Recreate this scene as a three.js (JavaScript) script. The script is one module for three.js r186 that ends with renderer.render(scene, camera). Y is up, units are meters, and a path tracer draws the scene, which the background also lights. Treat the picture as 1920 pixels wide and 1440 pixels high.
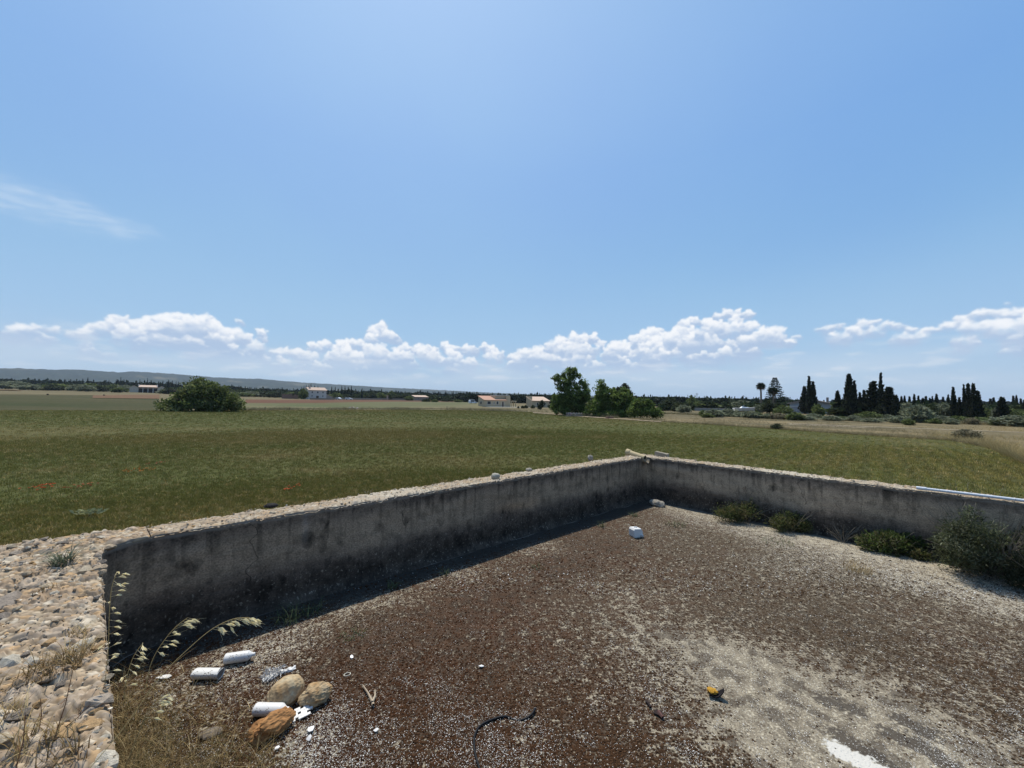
import * as THREE from 'three';
import { mergeGeometries } from 'three/addons/utils/BufferGeometryUtils.js';
import { ConvexGeometry } from 'three/addons/geometries/ConvexGeometry.js';

// ---------- camera, sky, sun, exposure ----------
const EYE = 2.4, FPX = 740, PITCH = Math.atan2(30, FPX), ROLL = Math.atan(0.015);
const scene = new THREE.Scene();
const camera = new THREE.PerspectiveCamera(2 * Math.atan(720 / FPX) * 180 / Math.PI, 4 / 3, 0.05, 20000);
camera.position.set(0, EYE, 0);
camera.rotation.set(PITCH, 0, ROLL);
const renderer = new THREE.WebGLRenderer({ antialias: true });
renderer.setSize(1024, 768);
renderer.toneMapping = THREE.LinearToneMapping;
renderer.toneMappingExposure = 1.04;
renderer.shadowMap.enabled = true;
const SUN = new THREE.Vector3(-0.168, 1, -0.494).normalize();
const sun = new THREE.DirectionalLight(new THREE.Color().setRGB(1, 0.955, 0.87), 5);
sun.position.copy(SUN).multiplyScalar(200);
sun.castShadow = true;
Object.assign(sun.shadow.camera, { left: -90, right: 90, top: 90, bottom: -90, near: 1, far: 500 });
sun.shadow.mapSize.set(4096, 4096);
scene.add(sun, sun.target);
scene.fog = new THREE.FogExp2(new THREE.Color().setRGB(0.72, 0.84, 1.0), 0.000075);

// ---------- numbers ----------
function rng(seed) { let a = seed >>> 0; return () => { a = (a + 0x6D2B79F5) | 0; let t = Math.imul(a ^ (a >>> 15), 1 | a); t = (t + Math.imul(t ^ (t >>> 7), 61 | t)) ^ t; return ((t ^ (t >>> 14)) >>> 0) / 4294967296; }; }
const sst = (a, b, x) => { const t = Math.min(1, Math.max(0, (x - a) / (b - a))); return t * t * (3 - 2 * t); };
const mix = (a, b, t) => a + (b - a) * t, clamp = (x, a = 0, b = 1) => Math.min(b, Math.max(a, x));
const PERM = (() => { const r = rng(7), p = new Uint8Array(512), a = [...Array(256).keys()]; for (let i = 255; i > 0; i--) { const j = Math.floor(r() * (i + 1)); [a[i], a[j]] = [a[j], a[i]]; } for (let i = 0; i < 512; i++) p[i] = a[i & 255]; return p; })();
const G2 = [...Array(16).keys()].map((i) => [Math.cos(i * Math.PI / 8 + .2), Math.sin(i * Math.PI / 8 + .2)]);
function n2(x, y) {
  const xi = Math.floor(x), yi = Math.floor(y), fx = x - xi, fy = y - yi, X = xi & 255, Y = yi & 255;
  const u = fx * fx * fx * (fx * (fx * 6 - 15) + 10), v = fy * fy * fy * (fy * (fy * 6 - 15) + 10);
  const g = (a, b, dx, dy) => { const q = G2[PERM[PERM[a & 255] + (b & 255)] & 15]; return q[0] * dx + q[1] * dy; };
  return 1.5 * mix(mix(g(X, Y, fx, fy), g(X + 1, Y, fx - 1, fy), u), mix(g(X, Y + 1, fx, fy - 1), g(X + 1, Y + 1, fx - 1, fy - 1), u), v);
}
function fbm(x, y, o = 4) { let s = 0, a = .5; for (let i = 0; i < o; i++) { s += a * n2(x, y); x = x * 2.03 + 17.1; y = y * 2.03 + 5.3; a *= .5; } return s; }
const h2 = (i, j) => PERM[PERM[i & 255] + (j & 255)] / 255;
function worley(x, y) {           // [distance to nearest, to second, cell hash]
  const xi = Math.floor(x), yi = Math.floor(y); let a = 9, b = 9, id = 0;
  for (let i = -1; i <= 1; i++) for (let j = -1; j <= 1; j++) {
    const cx = xi + i + .15 + .7 * h2(xi + i, yi + j), cy = yi + j + .15 + .7 * h2(xi + i + 91, yi + j + 37), d = Math.hypot(cx - x, cy - y);
    if (d < a) { b = a; a = d; id = h2(xi + i + 13, yi + j + 71); } else if (d < b) b = d;
  }
  return [a, b, id];
}

// ---------- where a line of sight from the tripod meets the land ----------
const _v = new THREE.Vector3(), ROT = new THREE.Matrix4().makeRotationFromEuler(camera.rotation), ROTI = ROT.clone().invert();
function ray(px, py) { return new THREE.Vector3(px - 960, 720 - py, -FPX).applyMatrix4(ROT).divideScalar(FPX); }
function atY(px, py, y = 0) { const d = ray(px, py), t = (y - EYE) / d.y; return new THREE.Vector3(d.x * t, y, d.z * t); }
function atD(px, py, depth) { const d = ray(px, py); return d.multiplyScalar(depth / -d.z).add(new THREE.Vector3(0, EYE, 0)); }
function toPx(x, y, z) { _v.set(x, y - EYE, z).applyMatrix4(ROTI); return _v.z > -0.05 ? [-1e4, -1e4, -1] : [960 + FPX * _v.x / -_v.z, 720 - FPX * _v.y / -_v.z, -_v.z]; }
const azOf = (px) => Math.atan2(px - 960, FPX);
function rise(az) { const d = az * 180 / Math.PI; return d < -26 ? mix(.0045, .0126, sst(-26, -48, d)) : d < 12 ? mix(.0045, 0, sst(-20, 2, d)) : 0; }
const GY = -.05;
function land(x, z) { const r = Math.hypot(x, z), az = Math.atan2(x, -z); return GY + rise(az) * Math.min(640, Math.max(0, r - 75)) * sst(75, 140, r); }
function ground(px, py, far = 640) {
  const d = ray(px, py); let t = 3, l = 3;
  for (; t < far; l = t, t *= 1.01) if (EYE + d.y * t < land(d.x * t, d.z * t)) break;
  for (let i = 0; i < 20; i++) { const m = (l + t) / 2; if (EYE + d.y * m < land(d.x * m, d.z * m)) t = m; else l = m; }
  return new THREE.Vector3(d.x * t, land(d.x * t, d.z * t), d.z * t);
}
function along(px, depth) { const x = (px - 960) / FPX * depth; return new THREE.Vector3(x, land(x, -depth), -depth); }

// ---------- sky: air and a ring of far cumulus ----------
(() => {
  const W = 4096, H = 2048, data = new Float32Array(W * H * 4), D = 180 / Math.PI, R = rng(31);
  const DEG = W / 360, C0 = Math.round((90 - 1) * H / 180), NR = Math.round(20 * DEG);
  const za = new Float32Array(W * NR).fill(-1e3), al = new Float32Array(W * NR), sh = new Float32Array(W * NR);
  const puffs = [];
  const put = (px, py, r, k) => { const d = ray(px, py).normalize(), az = Math.atan2(d.x, -d.z) * D, el = Math.asin(d.y) * D; puffs.push([az, el, r / FPX * D * Math.pow(Math.cos(az / D), 1.5), k]); };
  const L = [
    [20, 632, 24, .5], [45, 624, 20, .6], [68, 618, 11, .5], [98, 624, 12, .5], [82, 636, 14, .4],
    [140, 634, 14, .5], [165, 630, 18, .6], [190, 622, 20, .8], [212, 612, 18, .9], [232, 606, 16, 1], [250, 620, 24, .9], [280, 622, 22, .9], [302, 610, 20, 1], [322, 602, 17, 1], [340, 603, 15, 1], [330, 622, 26, .9], [384, 606, 16, 1], [368, 620, 24, 1], [398, 622, 22, 1], [412, 638, 24, 1], [425, 630, 14, 1], [458, 640, 16, 1], [449, 607, 7, .5], [488, 628, 10, .8], [490, 638, 9, .7], [300, 640, 24, .7], [230, 638, 24, .6], [350, 645, 24, .8], [270, 650, 18, .5],
    [515, 668, 12, .8], [532, 666, 13, .8], [560, 668, 15, .8], [592, 656, 14, .9], [608, 652, 12, .9], [640, 656, 16, .9], [650, 648, 12, .9], [670, 650, 14, .9], [694, 640, 14, 1], [702, 628, 13, 1], [712, 618, 11, 1], [716, 611, 7, 1], [724, 632, 15, 1], [738, 640, 11, 1], [758, 658, 13, .9], [790, 662, 13, .9], [806, 658, 10, .9], [834, 652, 10, .9], [846, 660, 12, .9], [880, 660, 14, .9], [908, 654, 9, .9], [920, 662, 12, .9], [935, 668, 10, .8], [640, 674, 22, .7], [700, 668, 24, .7], [580, 680, 16, .6], [750, 676, 18, .6], [810, 676, 14, .6],
    [958, 674, 10, .8], [985, 668, 11, .8], [1010, 670, 12, .8], [1030, 660, 14, .9], [1052, 646, 13, 1], [1072, 640, 12, 1], [1095, 642, 14, 1], [1112, 638, 10, 1], [1124, 650, 10, .9], [1152, 650, 11, .9], [1170, 655, 12, .9], [1186, 640, 9, 1], [1212, 628, 11, 1], [1230, 625, 11, 1], [1205, 642, 16, 1], [1245, 640, 14, 1], [1275, 626, 15, 1], [1288, 612, 13, 1], [1305, 606, 10, 1], [1325, 612, 12, 1], [1347, 596, 11, 1], [1362, 592, 10, 1], [1382, 592, 10, 1], [1402, 594, 10, 1], [1376, 606, 14, 1], [1330, 625, 22, 1], [1372, 624, 22, 1], [1405, 620, 15, 1], [1428, 630, 15, 1], [1450, 640, 14, 1], [1470, 648, 10, 1], [1492, 636, 7, .5], [1482, 648, 9, .7], [1260, 642, 20, .9], [1090, 662, 22, .8], [1150, 664, 18, .8], [1040, 676, 14, .7], [1230, 656, 18, .8], [1300, 648, 20, .9], [1400, 644, 18, .9],
    [1536, 622, 6, .4], [1552, 624, 11, .5], [1568, 616, 10, .6], [1596, 624, 12, .6], [1618, 614, 13, .7], [1638, 608, 9, .8], [1662, 614, 12, .7], [1684, 616, 11, .7], [1705, 624, 10, .6], [1735, 626, 9, .7], [1750, 622, 9, .7], [1778, 618, 13, .7], [1806, 606, 15, .8], [1832, 596, 13, .8], [1850, 592, 12, .8], [1876, 594, 14, .8], [1905, 592, 15, .8], [1935, 594, 22, .8], [1970, 600, 30, .8], [1830, 622, 24, .6], [1880, 625, 30, .6], [1940, 630, 40, .6], [1640, 628, 16, .4], [1884, 574, 7, .25],
  ];
  for (const l of L) put(...l);
  for (const [x0, x1, y0, y1, n, k] of [[150, 480, 645, 680, 26, .5], [520, 930, 672, 706, 44, .62], [960, 1240, 672, 706, 34, .6], [440, 560, 655, 695, 10, .4], [1240, 1450, 660, 690, 20, .55], [1200, 1460, 632, 662, 30, .8], [260, 450, 625, 655, 14, .6], [1000, 1240, 655, 680, 24, .7], [1560, 1720, 626, 650, 8, .3], [1790, 1990, 630, 668, 18, .42], [20, 100, 636, 650, 5, .3]])
    for (let i = 0; i < n; i++) put(mix(x0, x1, R()), mix(y0, y1, R()), 9 + R() * 12, k);
  for (let c = 0; c < 26; c++) {       // the same ring goes on round the back
    const az0 = 58 + c * 9.3 + R() * 4, n = 5 + Math.floor(R() * 9), w = 3 + R() * 6, b = 4.6 + R();
    for (let i = 0; i < n; i++) { const r = .7 + R() * 1.3, t = (R() - .5) * 2; puffs.push([((az0 + t * w + 180) % 360) - 180, b + R() * 2.6 * (1 - t * t), r, .6 + R() * .4]); }
  }
  const all = [];
  for (const [az, el, r, k] of puffs) {
    all.push([az, el, r * .92, k, 0, el, r]);
    const n = 10;
    for (let i = 0; i < n; i++) {
      const a = -0.6 + R() * 4.3, rr = r * (.28 + .3 * R()), q = r * (.55 + .35 * R());
      const c = [az + Math.cos(a) * q, el + Math.sin(a) * q * .95, rr, k, (R() - .3) * r * .9, el, r];
      all.push(c);
      for (let j = 0; j < 4; j++) { const b = -0.3 + R() * 3.7, r3 = rr * (.3 + .3 * R()); all.push([c[0] + Math.cos(b) * rr * .85, c[1] + Math.sin(b) * rr * .85, r3, k, c[4] + (R() - .2) * rr, el, r]); }
    }
  }
  const wx = new Float32Array(W * NR), wy = new Float32Array(W * NR);
  for (let j = 0; j < NR; j++) for (let i = 0; i < W; i++) {
    const a = i / DEG - 180, e = j / DEG - 1, q = j * W + i;
    const lo = sst(9, 4, e);
    wx[q] = a + fbm(a * 1.1, e * 1.5, 4) * .5 + fbm(a * 4 + 40, e * 4, 3) * .16; wy[q] = e + fbm(a * 1.1 + 60, e * 1.5 + 9, 4) * .34 + fbm(a * 4 + 9, e * 4 + 80, 3) * .14 * (1 - .5 * lo);
  }
  for (const [az, el, r, k, dz, pe, pr] of all) {
    const x = (az + 180 + 360) % 360, i0 = Math.floor((x - r - .9) * DEG), i1 = Math.ceil((x + r + .9) * DEG), j0 = Math.max(0, Math.floor((el + 1 - r - .7) * DEG)), j1 = Math.min(NR - 1, Math.ceil((el + 1 + r + .7) * DEG));
    for (let j = j0; j <= j1; j++) for (let ii = i0; ii <= i1; ii++) {
      const i = (ii + W) % W, q = j * W + i; let dx = wx[q] + 180 - x; if (dx > 180) dx -= 360; if (dx < -180) dx += 360;
      const dy = wy[q] - el, d = Math.hypot(dx, dy);
      if (d > r + .05) continue;
      const soft = .1 + r * .25, a = k * sst(0, 1, (r + .05 - d) / soft);
      al[q] = 1 - (1 - al[q]) * (1 - a * .75);
      const zz = dz + Math.sqrt(Math.max(0, r * r - d * d)), w = sst(0, .35, zz - za[q]);
      const n = dy / r, s = .5 + .27 * n + .36 * clamp((wy[q] - pe) / pr, -1.2, 1.2);
      if (zz > za[q] - .12) { const t = za[q] < -100 ? 1 : mix(.35, .85, w); sh[q] = mix(sh[q], s, t); za[q] = Math.max(za[q], zz); }
    }
  }
  const BASE = [[0, 656], [150, 668], [480, 680], [540, 702], [930, 704], [1200, 700], [1300, 688], [1470, 676], [1540, 652], [1700, 664], [1920, 690]].map(([x, y]) => { const d = ray(x, y).normalize(); return [Math.atan2(d.x, -d.z) * D, Math.asin(d.y) * D]; });
  const baseAt = (a) => { if (a < BASE[0][0] || a > BASE.at(-1)[0]) return 4.6; let i = 1; while (i < BASE.length - 1 && BASE[i][0] < a) i++; return mix(BASE[i - 1][1], BASE[i][1], sst(BASE[i - 1][0], BASE[i][0], a)); };
  const smooth = (src) => { const o = new Float32Array(src); for (let j = 1; j < NR - 1; j++) for (let i = 0; i < W; i++) { let s = 0; for (let b = -1; b <= 1; b++) for (let a = -1; a <= 1; a++) s += src[(j + b) * W + (i + a + W) % W] * (a && b ? 1 : a || b ? 2 : 4); o[j * W + i] = s / 16; } return o; };
  const shade = smooth(sh), alpha = smooth(al);
  const sunAz = Math.atan2(SUN.x, -SUN.z), sunEl = Math.asin(SUN.y);
  const hor = [.465, .60, .74], low = [.36, .555, .785], mid = [.23, .42, .76], top = [.15, .315, .68];
  for (let j = 0; j < H; j++) {
    const el = ((j + .5) / H - .5) * Math.PI, e = Math.max(0, el) * D, base = [0, 1, 2].map((c) => e < 9 ? mix(hor[c], low[c], sst(0, 10, e + .5)) : e < 30 ? mix(low[c], mid[c], sst(7, 32, e)) : mix(mid[c], top[c], sst(28, 80, e)));
    for (let i = 0; i < W; i++) {
      const az = (i + .5) / W * 2 * Math.PI - Math.PI / 2, g = Math.acos(clamp(Math.sin(el) * Math.sin(sunEl) + Math.cos(el) * Math.cos(sunEl) * Math.cos(az - sunAz), -1, 1)) * D;
      const k = (j * W + i) * 4, far = Math.exp(-g / 11) * .44, wide = Math.exp(-g / 22) * .42, mist = 1 + .03 * fbm(az * 3, e * .08, 3);
      const side = 1 - .3 * sst(22, 66, g) * sst(3, 22, e);
      let c = [(base[0] * side + far * .8 + wide * .56) * mist, (base[1] * (.5 + .5 * side) + far * .72 + wide * .62) * mist, base[2] * (.8 + .2 * side) + far * .6 + wide * .40];
      const azd = ((az * D + 540) % 360) - 180;
      if (e > 10 && e < 30 && azd < -36 && azd > -75) {           // thin cirrus on the left
        const t = azd + 52.4, mid0 = 17.2 - t * .06 + .9 * fbm(azd * .12, 3, 2), w = Math.exp(-Math.pow((e - mid0 + fbm(azd * .25, e * .5, 3) * 1.1) / mix(1.5, .35, clamp(t / 11)), 2)) * sst(11.5, 6, t) * sst(-20, -4, t), f = w * (.12 + .34 * Math.max(0, fbm(azd * .35 + e * .2, e * 1.9 - azd * .25, 4) + .25));
        c = [mix(c[0], .84, f), mix(c[1], .9, f), mix(c[2], .95, f)];
      }
      const jj = j - C0, ic = ((i - 1024 + 2048 + 2 * W) % W), q = jj * W + ic;
      if (jj >= 0 && jj < NR && alpha[q] > .002) {
        const up = e - baseAt(azd) + .5 * fbm(azd * .5, e * 1.4, 3), s = clamp(shade[q] + .05 * fbm(azd * 3, e * 3, 3) + .04 - .40 * (1 - sst(-.2, 3.0, up))), lit = sst(.34, .97, s);
        const cl = [mix(.43, .95, lit), mix(.55, .96, lit), mix(.74, .98, lit)];
        const thin = sst(-1.5, 1.1, up), a = alpha[q] * mix(.0, 1, thin), air = .06 + .38 * sst(6.5, 3.4, e);
        for (let n = 0; n < 3; n++) c[n] = mix(c[n], mix(cl[n], c[n], air), a);
      }
      if (e > 1.2 && e < 7.6) {                      // faint far shreds of cloud under the towers
        const f = (.42 * sst(.0, .5, fbm(azd * .22 + 11, e * 1.1, 4)) + .22 * sst(-.3, .3, fbm(azd * .06 + 3, e * .4, 2)) * sst(7.2, 4, e)) * sst(1.2, 3.2, e) * sst(7.6, 5.6, e);
        c = [mix(c[0], .74, f), mix(c[1], .79, f), mix(c[2], .86, f)];
      }
      data[k] = c[0]; data[k + 1] = c[1]; data[k + 2] = c[2]; data[k + 3] = 1;
    }
  }
  const t = new THREE.DataTexture(data, W, H, THREE.RGBAFormat, THREE.FloatType);
  t.mapping = THREE.EquirectangularReflectionMapping; t.magFilter = t.minFilter = THREE.LinearFilter; t.needsUpdate = true;
  scene.background = t; scene.environment = t;
})();

// ---------- builders ----------
const counts = {};
function numbered(n) { const k = counts[n] = (counts[n] ?? -1) + 1; return k ? n + '_' + String(k).padStart(3, '0') : n; }
const rgb = (r, g, b) => new THREE.Color().setRGB(r, g, b);
function std(c, o = {}) { return new THREE.MeshPhysicalMaterial({ color: c.isColor ? c : rgb(...c), roughness: .95, specularIntensity: .25, ...o }); }
const ORD = ['', 'first', 'second', 'third', 'fourth', 'fifth', 'sixth', 'seventh', 'eighth', 'ninth', 'tenth', 'eleventh', 'twelfth', 'thirteenth', 'fourteenth', 'fifteenth', 'sixteenth', 'seventeenth', 'eighteenth', 'nineteenth'], TENS = ['', '', 'twent', 'thirt', 'fort', 'fift', 'sixt', 'sevent'];
const ord = (n) => n < 20 ? ORD[n] : n % 10 ? TENS[Math.floor(n / 10)] + 'y-' + ORD[n % 10] : TENS[n / 10] + 'ieth';
function leafMat(o = {}) { return new THREE.MeshPhysicalMaterial({ color: rgb(1, 1, 1), vertexColors: true, roughness: 1, transmission: .38, thickness: 0, side: THREE.DoubleSide, specularIntensity: .3, ...o }); }
const VC = std([1, 1, 1], { vertexColors: true }), VCD = std([1, 1, 1], { vertexColors: true, side: THREE.DoubleSide }), LEAF = leafMat(), DARKLEAF = leafMat({ transmission: .12 });
function shadows(o) { o.castShadow = o.receiveShadow = true; return o; }
function thing(name, label, category, pos = [0, 0, 0], turn = 0, group) {
  const o = new THREE.Group(); o.name = numbered(name); scene.add(o);
  o.position.set(...(pos.isVector3 ? pos.toArray() : pos)); o.rotation.y = turn; o.userData = { label, category }; if (group) o.userData.group = group; return o;
}
function part(name, geo, mat, parent, label) { const m = shadows(new THREE.Mesh(Array.isArray(geo) ? mergeGeometries(geo.map((g) => g.index ? g.toNonIndexed() : g)) : geo, mat)); m.name = name; parent.add(m); if (label) m.userData.label = label; return m; }
function solo(name, label, category, geo, mat, pos = [0, 0, 0], group) { const m = part(numbered(name), geo, mat, scene); m.position.set(...(pos.isVector3 ? pos.toArray() : pos)); m.userData = { label, category }; if (group) m.userData.group = group; return m; }
function struct(name, geo, mat) { const m = part(numbered(name), geo, mat, scene); m.userData = { kind: 'structure' }; return m; }
function stuff(name, label, geo, mat, list, parent = scene) {           // list: [x, y, z, yaw, scale, scaleY, r, g, b, tilt]
  const m = shadows(new THREE.InstancedMesh(geo, mat, list.length)), M = new THREE.Matrix4(), q = new THREE.Quaternion(), e = new THREE.Euler(), p = new THREE.Vector3(), s = new THREE.Vector3(), c = new THREE.Color();
  list.forEach((a, i) => { q.setFromEuler(e.set(a[9] || 0, a[3], a[10] || 0, 'YXZ')); m.setMatrixAt(i, M.compose(p.set(a[0], a[1], a[2]), q, s.set(a[4], a[5], a[4]))); m.setColorAt(i, c.setRGB(a[6], a[7], a[8])); });
  m.name = parent === scene ? numbered(name) : name; m.userData = { kind: 'stuff' }; if (label) m.userData.label = label; parent.add(m); return m;
}
function copy(o, label, pos, turn = 0, s = 1, sy = s) { const c = o.clone(); c.name = numbered(o.name.replace(/_\d{3}$/, '')); c.userData = { ...o.userData, label: label ?? o.userData.label }; scene.add(c); c.position.copy(pos); c.rotation.y = turn; c.scale.set(s, sy, s); return c; }
class MB {
  constructor() { this.p = []; this.c = []; this.uv = []; }
  tri(a, b, c, k) { this.p.push(...a, ...b, ...c); if (k) for (let i = 0; i < 3; i++) this.c.push(...k); return this; }
  quad(a, b, c, d, k) { return this.tri(a, b, c, k).tri(a, c, d, k); }
  box(x0, x1, y0, y1, z0, z1, k) {
    const v = (i) => [i & 1 ? x1 : x0, i & 2 ? y1 : y0, i & 4 ? z1 : z0];
    for (const f of [[0, 2, 3, 1], [4, 5, 7, 6], [0, 4, 6, 2], [1, 3, 7, 5], [2, 6, 7, 3], [0, 1, 5, 4]]) this.quad(v(f[0]), v(f[1]), v(f[2]), v(f[3]), k); return this;
  }
  tube(pts, r0, r1, n = 5, k) {
    let prev = null;
    for (let i = 0; i < pts.length; i++) {
      const a = new THREE.Vector3(...pts[Math.max(0, i - 1)]), b = new THREE.Vector3(...pts[Math.min(pts.length - 1, i + 1)]), d = b.sub(a).normalize(), u = new THREE.Vector3(Math.abs(d.y) > .9 ? 1 : 0, Math.abs(d.y) > .9 ? 0 : 1, 0).cross(d).normalize(), w = d.clone().cross(u), r = mix(r0, r1, i / (pts.length - 1)), ring = [];
      for (let j = 0; j < n; j++) { const t = j / n * 2 * Math.PI; ring.push([0, 1, 2].map((q) => pts[i][q] + r * (Math.cos(t) * u.getComponent(q) + Math.sin(t) * w.getComponent(q)))); }
      if (prev) for (let j = 0; j < n; j++) this.quad(prev[j], prev[(j + 1) % n], ring[(j + 1) % n], ring[j], k);
      prev = ring;
    }
    return this;
  }
  leaf(p, d, u, len, wid, k) {        // a bent pointed leaf
    const e = (a, b, c) => [p[0] + d.x * a + u.x * b, p[1] + d.y * a + u.y * b + c, p[2] + d.z * a + u.z * b];
    this.tri(e(0, 0, 0), e(len * .5, wid / 2, len * .06), e(len, 0, -len * .05), k).tri(e(0, 0, 0), e(len, 0, -len * .05), e(len * .5, -wid / 2, len * .06), k);
  }
  geo() { const g = new THREE.BufferGeometry(); g.setAttribute('position', new THREE.Float32BufferAttribute(this.p, 3)); if (this.c.length) g.setAttribute('color', new THREE.Float32BufferAttribute(this.c, 3)); return g; }
}
function dir(R, up = 0) { const a = R() * 2 * Math.PI, y = clamp(2 * R() - 1 + up, -1, 1), s = Math.sqrt(1 - y * y); return new THREE.Vector3(Math.cos(a) * s, y, Math.sin(a) * s); }
function perp(R, d) { return new THREE.Vector3().crossVectors(d, dir(R)).normalize(); }
// foliage: clumps of leaves over the skins of a set of ellipsoids [x, y, z, rx, ry, rz]
function foliage(R, blobs, clumps, per, len, wid, cols, spread, mb = new MB(), up = .25, floor = .05) {
  const tot = blobs.reduce((s, b) => s + Math.pow(b[3] * b[4] * b[5], .67), 0);
  for (let c = 0; c < clumps; c++) {
    let t = R() * tot, b = blobs[0]; for (b of blobs) if ((t -= Math.pow(b[3] * b[4] * b[5], .67)) < 0) break;
    const d = dir(R, .2), q = Math.pow(R(), .35), tone = .65 + .7 * R(), col = cols[Math.floor(R() * cols.length)], s = spread * (.5 + R());
    const cx = b[0] + d.x * b[3] * q, cy = b[1] + d.y * b[4] * q, cz = b[2] + d.z * b[5] * q;
    for (let i = 0; i < per; i++) {
      const o = dir(R), rr = Math.pow(R(), .6) * s, p = [cx + o.x * rr, Math.max(floor, cy + o.y * rr * .75), cz + o.z * rr];
      const ld = o.clone().multiplyScalar(.6).add(dir(R, up)).normalize(), k = tone * (.75 + .5 * R()), l = len * (.6 + .8 * R());
      mb.leaf(p, ld, perp(R, ld), l, wid * (.6 + .8 * R()), [col[0] * k, col[1] * k, col[2] * k]);
    }
  }
  return mb;
}
function limbs(R, h, r, spread, n, k, mb = new MB()) {
  const top = [spread * .1 * (R() - .5), h, spread * .1 * (R() - .5)];
  mb.tube([[0, -.1, 0], [top[0] * .3, h * .35, top[2] * .3], top], r, r * .35, 7, k);
  for (let i = 0; i < n; i++) { const a = i / n * 6.28 + R(), y = h * (.25 + .6 * R()), l = spread * (.5 + .5 * R()), up = h * (.2 + .4 * R()); mb.tube([[0, y, 0], [Math.cos(a) * l * .5, y + up * .6, Math.sin(a) * l * .5], [Math.cos(a) * l, y + up, Math.sin(a) * l]], r * .45, r * .1, 5, k); }
  return mb;
}
function rock(R, n = 18, sx = 1, sy = .7, sz = .8) { const pts = []; for (let i = 0; i < n; i++) { const d = dir(R), q = .82 + .3 * R(); pts.push(new THREE.Vector3(d.x * sx * q, d.y * sy * q, d.z * sz * q)); } const g = new ConvexGeometry(pts), p = g.attributes.position, uv = []; for (let i = 0; i < p.count; i++) uv.push(p.getX(i) * .5 + p.getY(i) * .3, p.getZ(i) * .5 + p.getY(i) * .4); g.setAttribute('uv', new THREE.Float32BufferAttribute(uv, 2)); return g; }
function tex(w, h, fn, srgb = false) { const d = new Uint8Array(w * h * 4); for (let j = 0; j < h; j++) for (let i = 0; i < w; i++) { const c = fn(i, j), k = (j * w + i) * 4; for (let q = 0; q < 3; q++) d[k + q] = 255 * clamp(srgb ? Math.pow(c[q], 1 / 2.2) : c[q]); d[k + 3] = 255; } const t = new THREE.DataTexture(d, w, h); t.wrapS = t.wrapT = THREE.RepeatWrapping; t.magFilter = t.minFilter = THREE.LinearFilter; if (srgb) t.colorSpace = THREE.SRGBColorSpace; t.needsUpdate = true; return t; }
// noise that closes on itself, for repeating textures
function tile(x, y, p, o = 4) { let s = 0, a = .5, f = p; for (let i = 0; i < o; i++) { const g = (X, Y) => n2(X * f + i * 31, Y * f + i * 17); s += a * mix(mix(g(x, y), g(x - 1, y), x), mix(g(x, y - 1), g(x - 1, y - 1), x), y) * 1.25; a *= .5; f *= 2; } return s; }

// ---------- land: the plain, the fields, the hills ----------
const GRAIN = tex(512, 512, (i, j) => { const a = tile(i / 512, j / 512, 6, 5), b = tile(j / 512, i / 512, 40, 3); const v = clamp(.72 + .35 * a + .35 * b); return [v, v, v]; });
const GBUMP = tex(512, 512, (i, j) => { const v = clamp(.5 + .5 * tile(i / 512, j / 512, 24, 4)); return [v, v, v]; });
function soil(rep = 1, bump = .02) { const m = GRAIN.clone(), b = GBUMP.clone(); m.repeat.set(rep, rep); b.repeat.set(rep, rep); m.needsUpdate = b.needsUpdate = true; return std([1, 1, 1], { vertexColors: true, map: m, bumpMap: b, bumpScale: bump, roughness: 1 }); }
const SOIL = soil(1 / 3);
// sheet between two lines given as functions of azimuth
function sheet(a0, a1, na, rn, rf, nr, lift, colour, mat, name) {
  const p = [], c = [], uv = [], idx = [];
  for (let i = 0; i <= na; i++) for (let j = 0; j <= nr; j++) {
    const a = mix(a0, a1, i / na), n = Math.max(.5, rn(a)), f = Math.max(n + .01, rf(a)), r = n * Math.pow(f / n, j / nr), x = r * Math.sin(a), z = -r * Math.cos(a);
    p.push(x, land(x, z) + lift * (1 + r * .02), z); c.push(...colour(x, z, r, a)); uv.push(x, z);
    if (i && j) { const k = i * (nr + 1) + j, b = k - nr - 1; idx.push(b - 1, k - 1, k, b - 1, k, b); }
  }
  const g = new THREE.BufferGeometry(); g.setAttribute('position', new THREE.Float32BufferAttribute(p, 3)); g.setAttribute('color', new THREE.Float32BufferAttribute(c, 3)); g.setAttribute('uv', new THREE.Float32BufferAttribute(uv, 2)); g.setIndex(idx); g.computeVertexNormals();
  return struct(name, g, mat);
}
const RAD = Math.PI / 180;
function edge(list) { const t = list.map(([x, y]) => { const g = ground(x, y); return [Math.atan2(g.x, -g.z), Math.hypot(g.x, g.z)]; }); return (a) => { if (a <= t[0][0]) return t[0][1]; for (let i = 1; i < t.length; i++) if (a < t[i][0]) return mix(t[i - 1][1], t[i][1], (a - t[i - 1][0]) / (t[i][0] - t[i - 1][0])); return t.at(-1)[1]; }; }
const blend = (a, b, t) => [0, 1, 2].map((k) => mix(a[k], b[k], t));
const fieldEdge = edge([[-900, 775], [-300, 771], [0, 770], [290, 770], [500, 769.5], [850, 769], [1000, 773], [1070, 779], [1140, 784], [1240, 791], [1400, 801], [1500, 808], [1600, 815], [1780, 826], [1850, 839], [1920, 868], [2150, 960]]);
const DRY = [.21, .165, .085], DRY2 = [.13, .108, .052], OLIVE = [.105, .098, .045], RED = [.23, .105, .055], PALEG = [.10, .115, .045];
const dryCol = (x, z, r) => { const n = fbm(x * .02, z * .05, 4) + .4 * fbm(x * .15, z * .3, 3); return blend(DRY2, DRY, clamp(.5 + n)); };
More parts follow.
